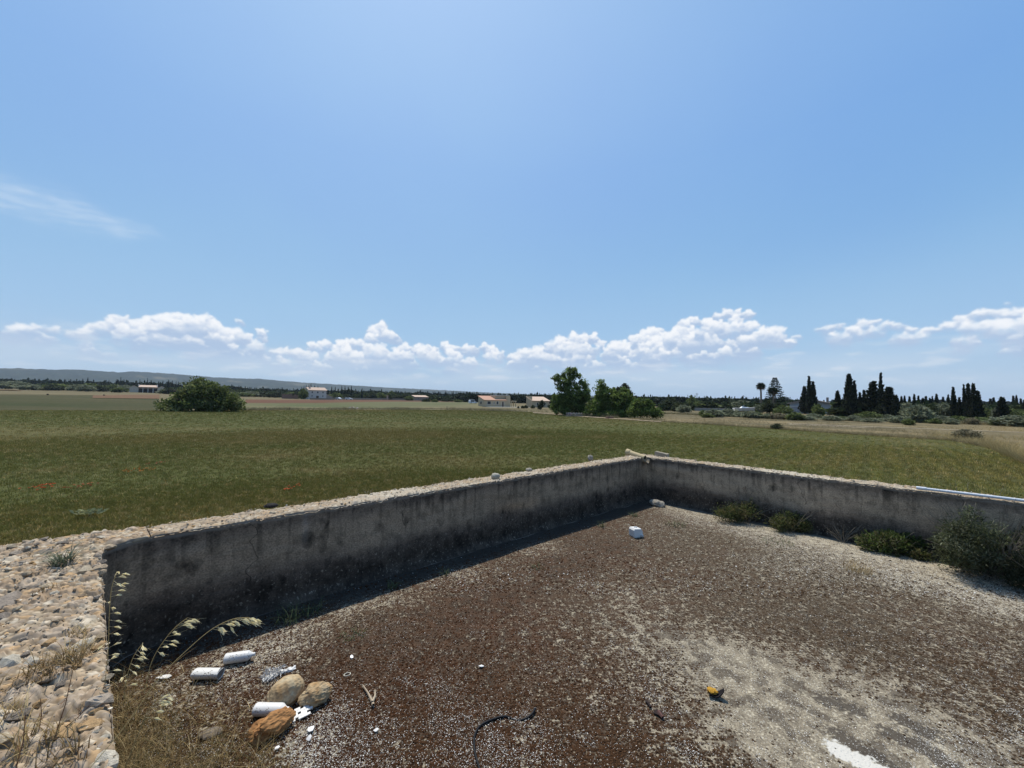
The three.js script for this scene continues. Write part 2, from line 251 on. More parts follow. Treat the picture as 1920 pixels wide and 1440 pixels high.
sheet(-180 * RAD, 180 * RAD, 240, () => .6, () => 12000, 90, 0, (x, z, r, a) => { const w = sst(.02, .35, fbm(x * .006, z * .006, 3) + .1); return blend(dryCol(x, z, r), [.10, .10, .05], w * sst(250, 500, r) * .8); }, SOIL, 'ground');
const greenCol = (x, z, r, a) => {
  const n = fbm(x * .035 + 3, z * .06, 4), m = fbm(x * .25, z * .4, 4), y = sst(-.12, .42, n + .45 * m - .02 * (r - 6) * (r < 12 ? 1 : 0)), near = sst(13, 6, r);
  const row = r > 8 ? 1 + .16 * Math.sin((x * .74 + z * .67) * 2 * Math.PI / .62) * sst(-.1, .5, a) * sst(60, 30, r) : 1; let c = blend([.088, .092, .024], [.13, .11, .037], clamp(y * .7 + near * .3)).map((q) => q * row);
  return blend(c, [.19, .155, .066], clamp(sst(.25, .6, m) * .5 + .2 * near));
};
sheet(-100 * RAD, 80 * RAD, 420, () => 1.2, fieldEdge, 200, .012, greenCol, soil(.8, .04), 'field');
// strips of other land beyond the green field
const strips = (name, x0, x1, near, far, col, lift) => sheet(azOf(x0), azOf(x1), 120, edge(near), edge(far), 40, lift, col, SOIL, name);
strips('dry_field', -500, 300, [[-500, 772], [0, 770.6], [300, 770.4]], [[-500, 742], [0, 739.5], [180, 741], [300, 741]], (x, z, r) => { const n = fbm(x * .015, z * .05, 4); return blend([.046, .053, .014], [.085, .072, .028], clamp(.45 + 1.3 * n + .5 * fbm(x * .12, z * .3, 3) + .35 * sst(130, 80, r))); }, .01);
strips('red_soil_field', 175, 300, [[175, 747], [300, 748.5]], [[175, 742], [300, 740.5]], (x, z) => blend([.15, .08, .042], [.19, .115, .06], clamp(.5 + fbm(x * .05, z * .1))), .03);
strips('red_soil_field', 462, 866, [[462, 756], [600, 756], [866, 754.6]], [[462, 749.5], [600, 750], [866, 752.4]], (x, z) => blend([.125, .056, .03], [.165, .082, .045], clamp(.5 + fbm(x * .05, z * .1))), .02);
strips('pale_green_field', 440, 905, [[440, 767], [600, 766.5], [905, 767]], [[440, 756.5], [600, 756.5], [905, 755]], (x, z) => { const n = fbm(x * .03, z * .06); return blend(PALEG, [.19, .16, .08], clamp(sst(-30, -8, x) * .55 + .35 + 1.2 * n)); }, .03);
const rightFar = edge([[1000, 771], [1150, 776], [1260, 777], [1400, 783], [1600, 789], [1760, 794], [1920, 800], [2200, 806]]);
sheet(azOf(1060), azOf(2400), 200, fieldEdge, rightFar, 60, .02, (x, z, r, a) => {
  const t = (r - fieldEdge(a)) / Math.max(1, rightFar(a) - fieldEdge(a)), n = fbm(x * .08, z * .08, 4), s = fbm(t * 9, a * 2.5, 3);
  return blend(blend([.125, .105, .055], [.27, .205, .105], clamp(.42 + 1.1 * s + .6 * n + .3 * sst(.25, 0, t))), [.29, .21, .095], sst(50 * RAD, 56 * RAD, a + .02 * n) * .5 * sst(1, .3, t));
}, SOIL, 'stubble_field');
// pale tracks across the stubble
for (const pts of [[[1475, 794.5], [1600, 800], [1760, 806], [1920, 812]], [[1480, 797], [1540, 799.5], [1640, 804]]]) { const n = edge(pts.map(([x, y]) => [x, y + .6])), f = edge(pts.map(([x, y]) => [x, y - .5])); sheet(azOf(pts[0][0]), azOf(pts.at(-1)[0]), 40, n, f, 2, .035, (x, z) => { const v = .8 + .5 * fbm(x * .6, z * .6, 3); return [.40 * v, .33 * v, .22 * v]; }, SOIL, 'track'); }
{ const pts = [[1000, 774.4], [1070, 780.4], [1140, 785], [1240, 792]]; sheet(azOf(1000), azOf(1240), 40, edge(pts.map(([x, y]) => [x, y + .7])), edge(pts.map(([x, y]) => [x, y - .8])), 2, .04, (x, z) => { const v = .85 + .5 * fbm(x * .6, z * .6, 3); return [.36 * v, .28 * v, .19 * v]; }, SOIL, 'track'); }

// wooded hills, far to the left, falling away to the right
{
  const sky = [[-900, 690], [-300, 688], [0, 691], [40, 692], [100, 694], [150, 694], [180, 696], [220, 699], [250, 697], [330, 702], [400, 708], [440, 710], [490, 711], [540, 716], [640, 722], [740, 728], [830, 732], [900, 736], [1000, 740], [1240, 745], [1400, 749], [1600, 757], [2400, 772]];
  const line = sky.map(([x, y]) => { const d = ray(x, y).normalize(); return [Math.atan2(d.x, -d.z), Math.tan(Math.asin(d.y))]; });
  const top = (a) => { for (let i = 1; i < line.length; i++) if (a < line[i][0]) return mix(line[i - 1][1], line[i][1], clamp((a - line[i - 1][0]) / (line[i][0] - line[i - 1][0]))); return line.at(-1)[1]; };
  const p = [], c = [], idx = [], NA = 900, NR = 46, r0 = 2300, r1 = 4800;
  for (let i = 0; i <= NA; i++) for (let j = 0; j <= NR; j++) {
    const a = mix(-72 * RAD, 60 * RAD, i / NA), t = j / NR, r = mix(r0, r1, t), h = Math.max(0, EYE + top(a) * 4300 - 3), prof = Math.pow(sst(0, .8, t), 1.3) * (1 - .25 * sst(.82, 1, t));
    const x = r * Math.sin(a), z = -r * Math.cos(a), n = fbm(x * .0022, z * .0022, 4), w = fbm(x * .016, z * .016, 3);
    p.push(x, Math.max(0, h * prof * (r / 4300) * (1 + .2 * n * (1 - prof)) + (w > -.2 ? 5 + 9 * w : 0) * sst(0, .2, t)), z);
    const open = sst(.22, .34, fbm(x * .003 + 7, z * .006, 4)) * sst(.85, .6, t); c.push(...blend(blend([.012, .021, .015], [.026, .036, .022], clamp(.5 + w * 1.5)), [.14, .125, .08], open * .6));
    if (i && j) { const k = i * (NR + 1) + j, b = k - NR - 1; idx.push(b - 1, k - 1, k, b - 1, k, b); }
  }
  const g = new THREE.BufferGeometry(); g.setAttribute('position', new THREE.Float32BufferAttribute(p, 3)); g.setAttribute('color', new THREE.Float32BufferAttribute(c, 3)); g.setIndex(idx); g.computeVertexNormals();
  struct('hills', g, VC);
}
// ---------- grass of the green field: short blades in tufts ----------
const TANK = [[-3.72, -3.65], [3.37, -9.9], [10.6, -2.24], [3.4, 3.02]];
const lineD = (p, q, x, z) => { const l = Math.hypot(q[0] - p[0], q[1] - p[1]); return ((q[0] - p[0]) * (z - p[1]) - (q[1] - p[1]) * (x - p[0])) / l; };   // > 0 inside the tank
const dA = (x, z) => lineD(TANK[0], TANK[1], x, z), dB = (x, z) => lineD(TANK[1], TANK[2], x, z), dC = (x, z) => lineD(TANK[3], TANK[0], x, z);
const built = (x, z) => (dA(x, z) > -.5 && dB(x, z) > -.5 && (dC(x, z) > -2.6));
function tuft(R, n, h, w, lean) { const m = new MB(); for (let i = 0; i < n; i++) { const a = R() * 6.28, r = R() * w, b = R() * 6.28, l = h * (.5 + .6 * R()), x = Math.cos(a) * r, z = Math.sin(a) * r, dx = Math.cos(b) * l * lean * R(), dz = Math.sin(b) * l * lean * R(), t = R() * 6.28, ww = .003 + .003 * R(); m.tri([x - Math.cos(t) * ww, 0, z - Math.sin(t) * ww], [x + Math.cos(t) * ww, 0, z + Math.sin(t) * ww], [x + dx, l, z + dz]); } return m.geo(); }
const BLADE = std([1, 1, 1], { side: THREE.DoubleSide, roughness: .9 });
{
  const R = rng(101), near = [], far = [];
  const add = (list, r0, r1, n, s0, s1) => {
    for (let i = 0; i < n; i++) {
      const a = mix(-58 * RAD, 56 * RAD, R()), r = Math.sqrt(mix(r0 * r0, r1 * r1, R())), x = r * Math.sin(a), z = -r * Math.cos(a);
      if (r > fieldEdge(a) - .3 || built(x, z)) continue;
      const rows = Math.sin((x * .74 + z * .67) * 2 * Math.PI / .62); if (r > 9 && a > .3 && rows < -.2 && R() < .45) continue;
      if (R() > (1 - sst(r1 - (r1 - r0) * .35, r1, r) * (r1 < 90 ? 1 : .3)) * (r0 > 5 ? sst(r0, r0 * 1.35, r) : 1)) continue;
      const q = toPx(x, .1, z); if (q[0] < -30 || q[0] > 1950) continue;
      const base = greenCol(x, z, r, a), dry = R() < .1 + .35 * sst(13, 5, r) ? 1 : 0, k = .75 + .6 * R(), c = dry ? [.24, .20, .09] : base, s = mix(s0, s1, (r - r0) / (r1 - r0)), sy = s0 < 1.2 ? .75 + .6 * R() : (.8 + .5 * R()) * Math.sqrt(s);
      list.push([x, GY, z, R() * 6.28, s, sy, c[0] * k * 2.45, c[1] * k * 2.03, c[2] * k * 1.9]);
    }
  };
  add(near, 4.5, 15, 95000, 1, 1.2); add(far, 10, 36, 120000, 1.2, 2.2); add(far, 24, 110, 110000, 1.8, 5);
  stuff('grass', 'short olive green crop grass close beyond the tank walls', tuft(R, 11, .075, .06, 1.2), BLADE, near);
  stuff('grass', 'green crop grass in rows out to the far field edge', tuft(R, 7, .075, .05, 1), BLADE, far);
}

// ---------- the old irrigation tank ----------
const TOP = 1.03, C0 = new THREE.Vector2(...TANK[0]), C1 = new THREE.Vector2(...TANK[1]);
const unit = (p, q) => new THREE.Vector2(q[0] - p[0], q[1] - p[1]).normalize();
const uA = unit(TANK[0], TANK[1]), vC = unit(TANK[0], TANK[3]), uB = unit(TANK[1], TANK[2]), LA = C0.distanceTo(C1);
const P = (a, c) => [C0.x + vC.x * a + uA.x * c, C0.y + vC.y * a + uA.y * c];       // a: into the tank from wall A, c: along it from the near corner
const PB = (s, t) => { const n = [-uB.y, uB.x]; return [C1.x + uB.x * s + n[0] * t, C1.y + uB.y * s + n[1] * t]; };   // t > 0 into the tank
const RC = .34, cove = (a) => a < 0 ? RC : a < RC ? RC - Math.sqrt(RC * RC - (RC - a) ** 2) : 0;
const NOTCH = [3.20, -9.88];
const notch = (x, z) => { const dx = x - NOTCH[0], dz = z - NOTCH[1], across = Math.abs(dx * .77 - dz * .64), al = Math.hypot(dx, dz); return al < .34 ? -.17 * Math.sqrt(clamp(1 - (across / .075) ** 2)) : 0; };
const lip = (x, z) => .014 * fbm(x * 5, z * 5, 3) + .02 * Math.min(0, n2(x * 9 + 5, z * 9)) + notch(x, z);
// plaster: s metres along, h metres up
function plasterTex(seed, L, pale) {
  return tex(2048, 256, (i, j) => {
    const s = i / 2048 * L, h = j / 256 * 1.06, n = fbm(s * .9 + seed, h * 2.2, 4), m = fbm(s * 5 + seed, h * 5, 4), f = fbm(s * 24, h * 24 + seed, 3), st = fbm(s * 7 + seed, h * .5, 3);
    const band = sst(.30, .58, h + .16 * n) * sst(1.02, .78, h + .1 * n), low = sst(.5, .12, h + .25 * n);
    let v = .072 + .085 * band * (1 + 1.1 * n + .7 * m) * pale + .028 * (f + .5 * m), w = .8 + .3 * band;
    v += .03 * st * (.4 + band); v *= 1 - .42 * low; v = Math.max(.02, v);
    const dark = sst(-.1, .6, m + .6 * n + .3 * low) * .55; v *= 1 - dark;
    v *= 1.5; v *= 1 + .38 * n2(s * 58 + seed, h * 58) + .26 * n2(s * 104, h * 104 + seed); const blot = sst(.18, .42, fbm(s * 3.4 + seed, h * 2.2 + 5, 4)) * .5 + sst(.2, .34, fbm(s * 13 + 3, h * 9 + seed, 3)) * .35 * (1 - .4 * band); v *= 1 - clamp(blot, 0, .75); let c = [v * 1.36, v * 1.0, v * (.66 + .06 * (1 - band))];
    const sp = n2(s * 34 + seed, h * 24) + .6 * n2(s * 80, h * 66); if (sp > .70 - .26 * low + .22 * (1 - low) && h < .66) { const k = sst(.4, .95, sp) * .15 * (.5 + .8 * h2(Math.floor(s * 9), Math.floor(h * 9))); c = [c[0] + k * 1.15, c[1] + k, c[2] + k * .75]; }       // lichen and flaked spots
    const warm = sst(.12, .5, fbm(s * .5 + 2 + seed, h * 1.1 + 7, 3)) * band * .35; c = [c[0] * (1 + .5 * warm), c[1] * (1 + .12 * warm), c[2] * (1 - .25 * warm)];
    const grime = sst(.1, .5, fbm(s * 14 + seed, h * 3.5, 3)) * .3; c = c.map((q) => q * (1 - grime));
    if (s > .5) { const cx = .5 + 1.9 * Math.floor(s / 1.9) + .4 * h2(Math.floor(s / 1.9), Math.round(seed)), cr = Math.abs(s - cx - .5 + .09 * n2(h * 4 + s, seed) + .05 * n2(h * 13, seed + 3)); if (cr < .0045 && h > .25 + .3 * h2(Math.floor(s / 1.9), 5)) c = c.map((q) => q * .4); }
    { const dr = sst(.30, .5, n2(s * 11 + seed, h * .35 + 3)) * sst(.35, .95, h) * .38; c = c.map((q) => q * (1 - dr)); }
    const seam = Math.exp(-(((s - 1.62 + .03 * n2(h * 3, 1)) / .035) ** 2)) * (seed < 5 ? 1 : 0) * sst(.55, .8, h); c = c.map((q) => q + seam * .05);
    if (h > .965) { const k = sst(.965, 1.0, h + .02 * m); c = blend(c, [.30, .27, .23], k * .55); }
    return c;
  }, true);
}
const PBUMP = tex(1024, 256, (i, j) => { const v = clamp(.5 + .35 * tile(i / 1024, j / 256, 10, 5)); return [v, v, v]; });
function plaster(t) { const b = PBUMP.clone(); b.repeat.set(3, 1); b.needsUpdate = true; return std([1, 1, 1], { map: t, bumpMap: b, bumpScale: .018, roughness: 1 }); }
// an inner face along a path [[x, z, nx, nz]...] with a hollow fillet to the floor
function face(path, L) {
  const prof = []; for (let i = 0; i <= 6; i++) { const t = i / 6 * Math.PI / 2; prof.push([.13 * (1 - Math.sin(t)), .13 * (1 - Math.cos(t)) - .01]); } for (let i = 1; i <= 9; i++) prof.push([0, mix(.13, TOP, i / 9)]);
  const p = [], uv = [], idx = [], n = prof.length; let s = 0;
  path.forEach(([x, z, nx, nz], i) => {
    if (i) s += Math.hypot(x - path[i - 1][0], z - path[i - 1][1]);
    prof.forEach(([o, y], j) => { const b = o * (1 + .5 * n2(s * 1.5, 3)) + (j < n - 1 ? .010 * fbm(s * 2.2, y * 2.4, 3) : 0) - .004, yy = j === n - 1 ? y + lip(x, z) + .004 : y; p.push(x + nx * b, yy, z + nz * b); uv.push(s / L, y / 1.06); if (i && j) { const k = i * n + j, q = k - n; idx.push(q - 1, k, k - 1, q - 1, q, k); } });
  });
  const g = new THREE.BufferGeometry(); g.setAttribute('position', new THREE.Float32BufferAttribute(p, 3)); g.setAttribute('uv', new THREE.Float32BufferAttribute(uv, 2)); g.setIndex(idx); g.computeVertexNormals(); return g;
}
const nA = [-uA.y, uA.x], nB = [-uB.y, uB.x], nC = [-vC.y, vC.x].map((q) => -q);
const STONE = [[.43, .355, .25], [.36, .28, .19], [.42, .275, .14], [.26, .215, .17], [.49, .435, .34], [.37, .305, .235], [.33, .24, .155]];
function relief(x, z, big = 1) {
  const wx = x + .02 * n2(x * 9, z * 9), wz = z + .02 * n2(x * 9 + 7, z * 9), w = worley(wx * 8.5, wz * 8.5 + 3), v = worley(wx * 21 + 9, wz * 21), t = worley(wx * 47, wz * 47 + 5);
  const s1 = sst(.04, .3, w[1] - w[0]) * (w[2] > .68 ? 1 : .12), s2 = sst(.05, .35, v[1] - v[0]), s3 = sst(.05, .4, t[1] - t[0]);
  return { y: big * (.020 * s1 * (.4 + .8 * w[2]) + .014 * s2 * (.3 + v[2]) + .007 * s3 * t[2] + .03 * fbm(x * 1.7, z * 1.7, 3)), s1, s2, id: w[2], id2: v[2], id3: t[2] };
}
function topColor(x, z, r, pale = 0) {
  const m = blend([.35, .275, .185], [.43, .345, .245], clamp(.5 + fbm(x * 3, z * 3, 3))), big = STONE[Math.floor(r.id * 6.99)], sm = STONE[Math.floor(r.id2 * 6.99)];
  let c = blend(m, sm, .75 * r.s2); if (r.s1 > .3) c = blend(c, big, .75 * r.s1);
  const k = (.66 + .48 * r.id3 + .4 * fbm(x * 25, z * 25, 2)) * (.5 + .5 * Math.max(r.s1 * .8, r.s2)); c = [c[0] * k * .98, c[1] * k * .95, c[2] * k * .92];
  return blend(c, [.42, .37, .285], clamp(pale));
}
function topMesh(na, nc, pos, col) {            // pos(i, j) -> [x, z, y]
  const p = [], c = [], idx = [];
  for (let i = 0; i <= na; i++) for (let j = 0; j <= nc; j++) { const q = pos(i / na, j / nc); p.push(q[0], q[2], q[1]); c.push(...q[3]); if (i && j) { const k = i * (nc + 1) + j, b = k - nc - 1; idx.push(b - 1, k - 1, k, b - 1, k, b); } }
  const g = new THREE.BufferGeometry(); g.setAttribute('position', new THREE.Float32BufferAttribute(p, 3)); g.setAttribute('color', new THREE.Float32BufferAttribute(c, 3)); g.setIndex(idx); g.computeVertexNormals(); return g;
}
const RUB = std([1, 1, 1], { vertexColors: true, roughness: 1, side: THREE.DoubleSide });
const SMAT = STONE.map((c) => std(c.map((q) => q * 1.15), { roughness: 1, map: GRAIN, bumpMap: GBUMP, bumpScale: .006 }));
const RS = rng(55), SGEO = [...Array(14).keys()].map((i) => rock(RS, 20 + (i % 4) * 3, 1, .45 + .25 * RS(), .55 + .3 * RS()));
function stones(w, list, R) { for (const [x, y, z, s, k] of list) { const m = part('stone', SGEO[Math.floor(R() * SGEO.length)], SMAT[k ?? Math.floor(R() * SMAT.length)], w); m.position.set(x, y, z); m.rotation.set((R() - .5) * .5, R() * 6.28, (R() - .5) * .5); m.scale.set(s, s * (.6 + .4 * R()), s); } }
const PEB = rock(rng(8), 9, 1, .6, .8);
// near wall, broad, its top broken rubble
{
  const w = thing('tank_wall', 'broad low wall of broken rubble with dry grass tufts, in the left foreground', 'wall'), R = rng(201);
  const path = []; for (let s = 9.2; s > RC; s -= .12) { const q = P(s, 0); path.push([...q, ...nC]); }
  for (let i = 0; i <= 7; i++) { const t = i / 7 * Math.PI / 4, q = P(RC - Math.sin(t) * RC, RC - Math.cos(t) * RC); path.push([...q, nC[0] * Math.cos(t) + nA[0] * Math.sin(t), nC[1] * Math.cos(t) + nA[1] * Math.sin(t)]); }
  const tA = plasterTex(1, 10, .8);
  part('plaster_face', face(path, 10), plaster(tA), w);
  const H = (x, z) => { const r = relief(x, z); return [TOP + r.y + lip(x, z) * .5, r]; };
  part('rubble_top', topMesh(380, 230, (i, j) => { const a = mix(-.44, 4.2, i), c = mix(-2.7, cove(a), j), [x, z] = P(a, c), [y, r] = H(x, z), lime = sst(.1, .45, fbm(x * 1.3 + 2, z * 1.3, 3) + .75 * Math.exp(-(((a - .9) / .6) ** 2) - ((c + 1.0) / .5) ** 2) - .1) * .6; return [x, z, y - .03 * sst(.02, 0, cove(a) - c), topColor(x, z, r, lime)]; }), RUB, w);
  part('rubble_top', topMesh(60, 40, (i, j) => { const a = mix(4.19, 9.4, i), c = mix(-2.7, 0, j), [x, z] = P(a, c), [y, r] = H(x, z); return [x, z, y, topColor(x, z, r)]; }), RUB, w);
  const o = new MB(), q = (a, c, y) => { const [x, z] = P(a, c); return [x, y, z]; };
  o.quad(q(-.43, -2.69, -.1), q(9.4, -2.69, -.1), q(9.4, -2.69, TOP), q(-.43, -2.69, TOP)).quad(q(-.43, -2.69, -.1), q(-.43, RC, -.1), q(-.43, RC, TOP), q(-.43, -2.69, TOP)).quad(q(9.39, -2.7, -.1), q(9.39, 0, -.1), q(9.39, 0, TOP), q(9.39, -2.7, TOP));
  part('outer_face', o.geo(), std([.36, .30, .22], { side: THREE.DoubleSide }), w);
  const list = [], peb = [];
  for (let t = 0; t < 4000 && list.length < 285; t++) { const a = mix(-.4, 3.3, R()), c = -Math.pow(R(), 1.1) * 2.5, [x, z] = P(a, c), p = toPx(x, TOP, z); if (p[0] < -40 || p[0] > 300 || p[1] > 1480 || p[2] < 0) continue; const s = .010 + .036 * Math.pow(R(), 2.8); if (list.some((k) => Math.hypot(k[0] - x, k[2] - z) < (k[3] + s) * .95)) continue; list.push([x, H(x, z)[0] + s * .12, z, s]); }
  for (const [px, py, s, k] of [[185, 1065, .07, 1], [160, 1068, .06, 0], [190, 1052, .05, 3], [5, 1130, .13, 3], [150, 1208, .055, 4], [190, 1310, .065, 5], [176, 1322, .05, 5], [178, 1296, .05, 0], [130, 1365, .06, 2], [170, 1355, .05, 2], [200, 1425, .055, 4], [60, 1240, .05, 4], [20, 1243, .06, 4], [40, 1335, .05, 3], [120, 1015, .05, 5], [180, 1030, .06, 0], [208, 1024, .05, 1], [120, 1395, .05, 3]]) { const p = atY(px, py, TOP + .02); list.push([p.x, TOP + .01, p.z, s, k]); }
  stones(w, list, R);
  for (let t = 0; t < 6500; t++) { const a = mix(-.4, 3.3, R()), c = -R() * 2.5, [x, z] = P(a, c), s = .004 + .011 * R() * R(), k = STONE[Math.floor(R() * 7)], b = .75 + .5 * R(); peb.push([x, H(x, z)[0] + s * .2, z, R() * 6.28, s, s * .7, k[0] * b, k[1] * b, k[2] * b, R(), R()]); }
  stuff('pebbles', null, PEB, std([1, 1, 1]), peb, w);
}
// long wall on the left and the wall on the right, dark plaster inside
function longWall(label, path, L, t, W, len, pos, seed, skip) {
  const w = thing('tank_wall', label, 'wall'), R = rng(seed);
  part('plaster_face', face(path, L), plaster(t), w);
  const H = (x, z, t0) => { const r = relief(x, z, .8); return [TOP + r.y * .8 + lip(x, z) - .02 * sst(.05, 0, t0) - .02 * sst(W - .06, W, t0), r]; };
  part('rubble_top', topMesh(Math.round(len * 55), 30, (i, j) => { const tt = mix(-.012, W, j), [x, z] = pos(i * len, tt - (j === 1 ? .03 * n2(i * len * 4, 1) : 0)), [y, r] = H(x, z, tt); return [x, z, y, topColor(x, z, r, (.15 + .55 * sst(-.1, .4, fbm(x * .8 + 3, z * .8, 3))) * (seed === 301 ? sst(-.3, 2.2, i * len) : 1.2))]; }), RUB, w);
  const o = new MB(), q = (s, tt, y) => { const [x, z] = pos(s, tt); return [x, y, z]; }; o.quad(q(0, W - .01, -.1), q(len, W - .01, -.1), q(len, W - .01, TOP - .02), q(0, W - .01, TOP - .02)); part('outer_face', o.geo(), std([.36, .30, .22], { side: THREE.DoubleSide }), w);
  const list = [], peb = [];
  for (let k = 0; k < 3000 && list.length < 110; k++) { const s = Math.pow(R(), 1.3) * len, tt = R() * (W - .03), [x, z] = pos(s, tt); if (skip && skip(x, z)) continue; const p = toPx(x, TOP, z); if (p[0] < -20 || p[0] > 1940) continue; const g = .014 + .03 * R() * R(); if (list.some((b) => Math.hypot(b[0] - x, b[2] - z) < (b[3] + g) * .9)) continue; list.push([x, H(x, z, .2)[0] + g * .1, z, g]); }
  stones(w, list, R);
  for (let k = 0; k < 1500; k++) { const [x, z] = pos(R() * len, R() * W), s = .006 + .012 * R() * R(), c = STONE[Math.floor(R() * 7)]; peb.push([x, H(x, z, .2)[0] + s * .2, z, R() * 6, s, s * .7, ...c, R(), R()]); }
  stuff('pebbles', null, PEB, std([1, 1, 1]), peb, w);
  return w;
}
const PATHA = [], PATHB = [], RAB = .14;
for (let i = 0; i <= 7; i++) { const t = Math.PI / 4 * (1 + i / 7), q = P(RC - Math.sin(t) * RC, RC - Math.cos(t) * RC); PATHA.push([...q, nC[0] * Math.cos(t) + nA[0] * Math.sin(t), nC[1] * Math.cos(t) + nA[1] * Math.sin(t)]); }
for (let c = RC + .04; c < LA - RAB; c += .04) PATHA.push([...P(0, c), ...nA]);
for (let i = 0; i <= 8; i++) { const t = i / 8 * Math.PI / 2, q = P(RAB - Math.cos(t) * RAB, LA - RAB + Math.sin(t) * RAB), n = [nA[0] * Math.cos(t) + nB[0] * Math.sin(t), nA[1] * Math.cos(t) + nB[1] * Math.sin(t)]; if (i <= 4) PATHA.push([...q, ...n]); if (i >= 4) PATHB.push([...q, ...n]); }
for (let s = RAB + .04; s < 10.5; s += .05) PATHB.push([...PB(s, 0), ...nB]);
const nearNotch = (x, z) => Math.hypot(x - NOTCH[0], z - NOTCH[1]) < .4;
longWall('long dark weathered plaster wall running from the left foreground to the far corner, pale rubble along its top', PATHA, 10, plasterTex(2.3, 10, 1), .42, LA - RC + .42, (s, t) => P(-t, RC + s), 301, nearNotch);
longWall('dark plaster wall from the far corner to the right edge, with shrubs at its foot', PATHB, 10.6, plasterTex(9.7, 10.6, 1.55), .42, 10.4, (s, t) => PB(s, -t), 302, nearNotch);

// ---------- tank floor ----------
const FB = [   // [px, py, radius m, moss, chips, bare film]
  [1340, 1235, .55, -.55, .1, .8], [1440, 1290, .6, -.6, .1, 1], [1540, 1350, .6, -.6, 0, 1], [1660, 1400, .7, -.5, 0, 1], [1800, 1440, .8, -.4, 0, .9], [1480, 1400, .4, -.4, 0, .9], [1250, 1190, .5, -.3, .15, .4], [1170, 1120, .5, -.2, .15, .2], [1110, 1310, .1, -.5, 0, .1], [970, 1390, .1, -.4, 0, .1], [1780, 1310, .5, -.15, 0, .5], [1600, 1200, .7, .1, .1, .25], [1880, 1220, 1.2, -.15, .1, .35],
  [420, 1260, .5, -.25, .8, 0], [560, 1180, .4, -.2, .6, 0], [700, 1125, .4, -.35, .6, .1], [850, 1070, .5, -.3, .5, .1], [1000, 1020, .5, -.3, .5, .1], [640, 1400, .5, -.1, .55, .1], [560, 1390, .25, -.3, .8, .1],
  [1400, 985, .8, -.3, .9, .1], [1500, 1010, .8, -.3, 1, .1], [1620, 1040, .8, -.3, 1, .1], [1750, 1080, .8, -.3, 1, .1], [1880, 1120, .8, -.3, .9, .1], [1480, 1060, .7, -.1, .6, .1], [1300, 965, .6, -.1, .8, 0], [1240, 985, .6, .0, .45, 0], [800, 1200, .7, .35, 0, -.2], [640, 1290, .5, .3, .1, -.2], [900, 1120, .5, .45, 0, -.2], [1040, 1060, .5, .4, 0, -.2], [1120, 1020, .6, .25, .1, -.1], [850, 1320, .6, .25, .05, -.2], [1130, 1400, .4, .2, 0, -.1],
].map(([x, y, r, ...m]) => { const p = atY(x, y, 0); return [p.x, p.z, r, ...m]; });
function floorMask(x, z) {
  let m = .80, ch = .15, f = .06; const wx = x + .25 * n2(x * 1.5, z * 1.5), wz = z + .25 * n2(x * 1.5 + 9, z * 1.5);
  for (const b of FB) { const d = ((wx - b[0]) ** 2 + (wz - b[1]) ** 2) / (b[2] * b[2]); if (d < 6) { const k = Math.exp(-d); m += b[3] * .78 * k; ch += b[4] * k; f += b[5] * k; } }
  const w = dB(x, z); ch += .75 * sst(1.5, .3, w) * (1 - .3 * sst(.25, 0, w)); m -= .3 * sst(1.0, .2, w);
  return [clamp(m), clamp(ch), clamp(f)];
}
const redness = (x, z) => clamp(.75 - .55 * sst(-.5, 3.5, x + .35 * (z + 4)) + .4 * fbm(x * .8, z * .8, 2));
const mossCol = (x, z) => blend([.052, .034, .018], [.042, .0145, .0045], redness(x, z));
const coverVal = (x, z, m) => { const w = worley(x * 31 + .4 * n2(x * 40, z * 40), z * 31 + 4); return .32 * n2(x * 9, z * 9) + .5 * n2(x * 23 + 5, z * 23) + .42 * n2(x * 55, z * 55 + 7) + .38 * n2(x * 105 + 2, z * 105) + (w[1] - w[0] - .26) * .9 + (m - .5) * 1.2; };
const STREAK = [[[1572, 1378], [1640, 1420], [1672, 1445]], [[1670, 1376], [1730, 1400], [1790, 1440]], [[1690, 1350], [1740, 1372]], [[1545, 1312], [1600, 1330]]].map((l) => l.map(([x, y]) => { const p = atY(x, y, 0); return [p.x, p.z]; }));
const WHITE = [[1570, 1405], [1600, 1420], [1640, 1440], [1690, 1470]].map(([x, y]) => { const p = atY(x, y, 0); return [p.x, p.z]; });
function segD(l, x, z) { let b = 9; for (let i = 1; i < l.length; i++) { const [ax, az] = l[i - 1], dx = l[i][0] - ax, dz = l[i][1] - az, t = clamp(((x - ax) * dx + (z - az) * dz) / (dx * dx + dz * dz)); b = Math.min(b, Math.hypot(x - ax - t * dx, z - az - t * dz)); } return b; }
const FX = -4.5, FZ = -11, FS = 13;
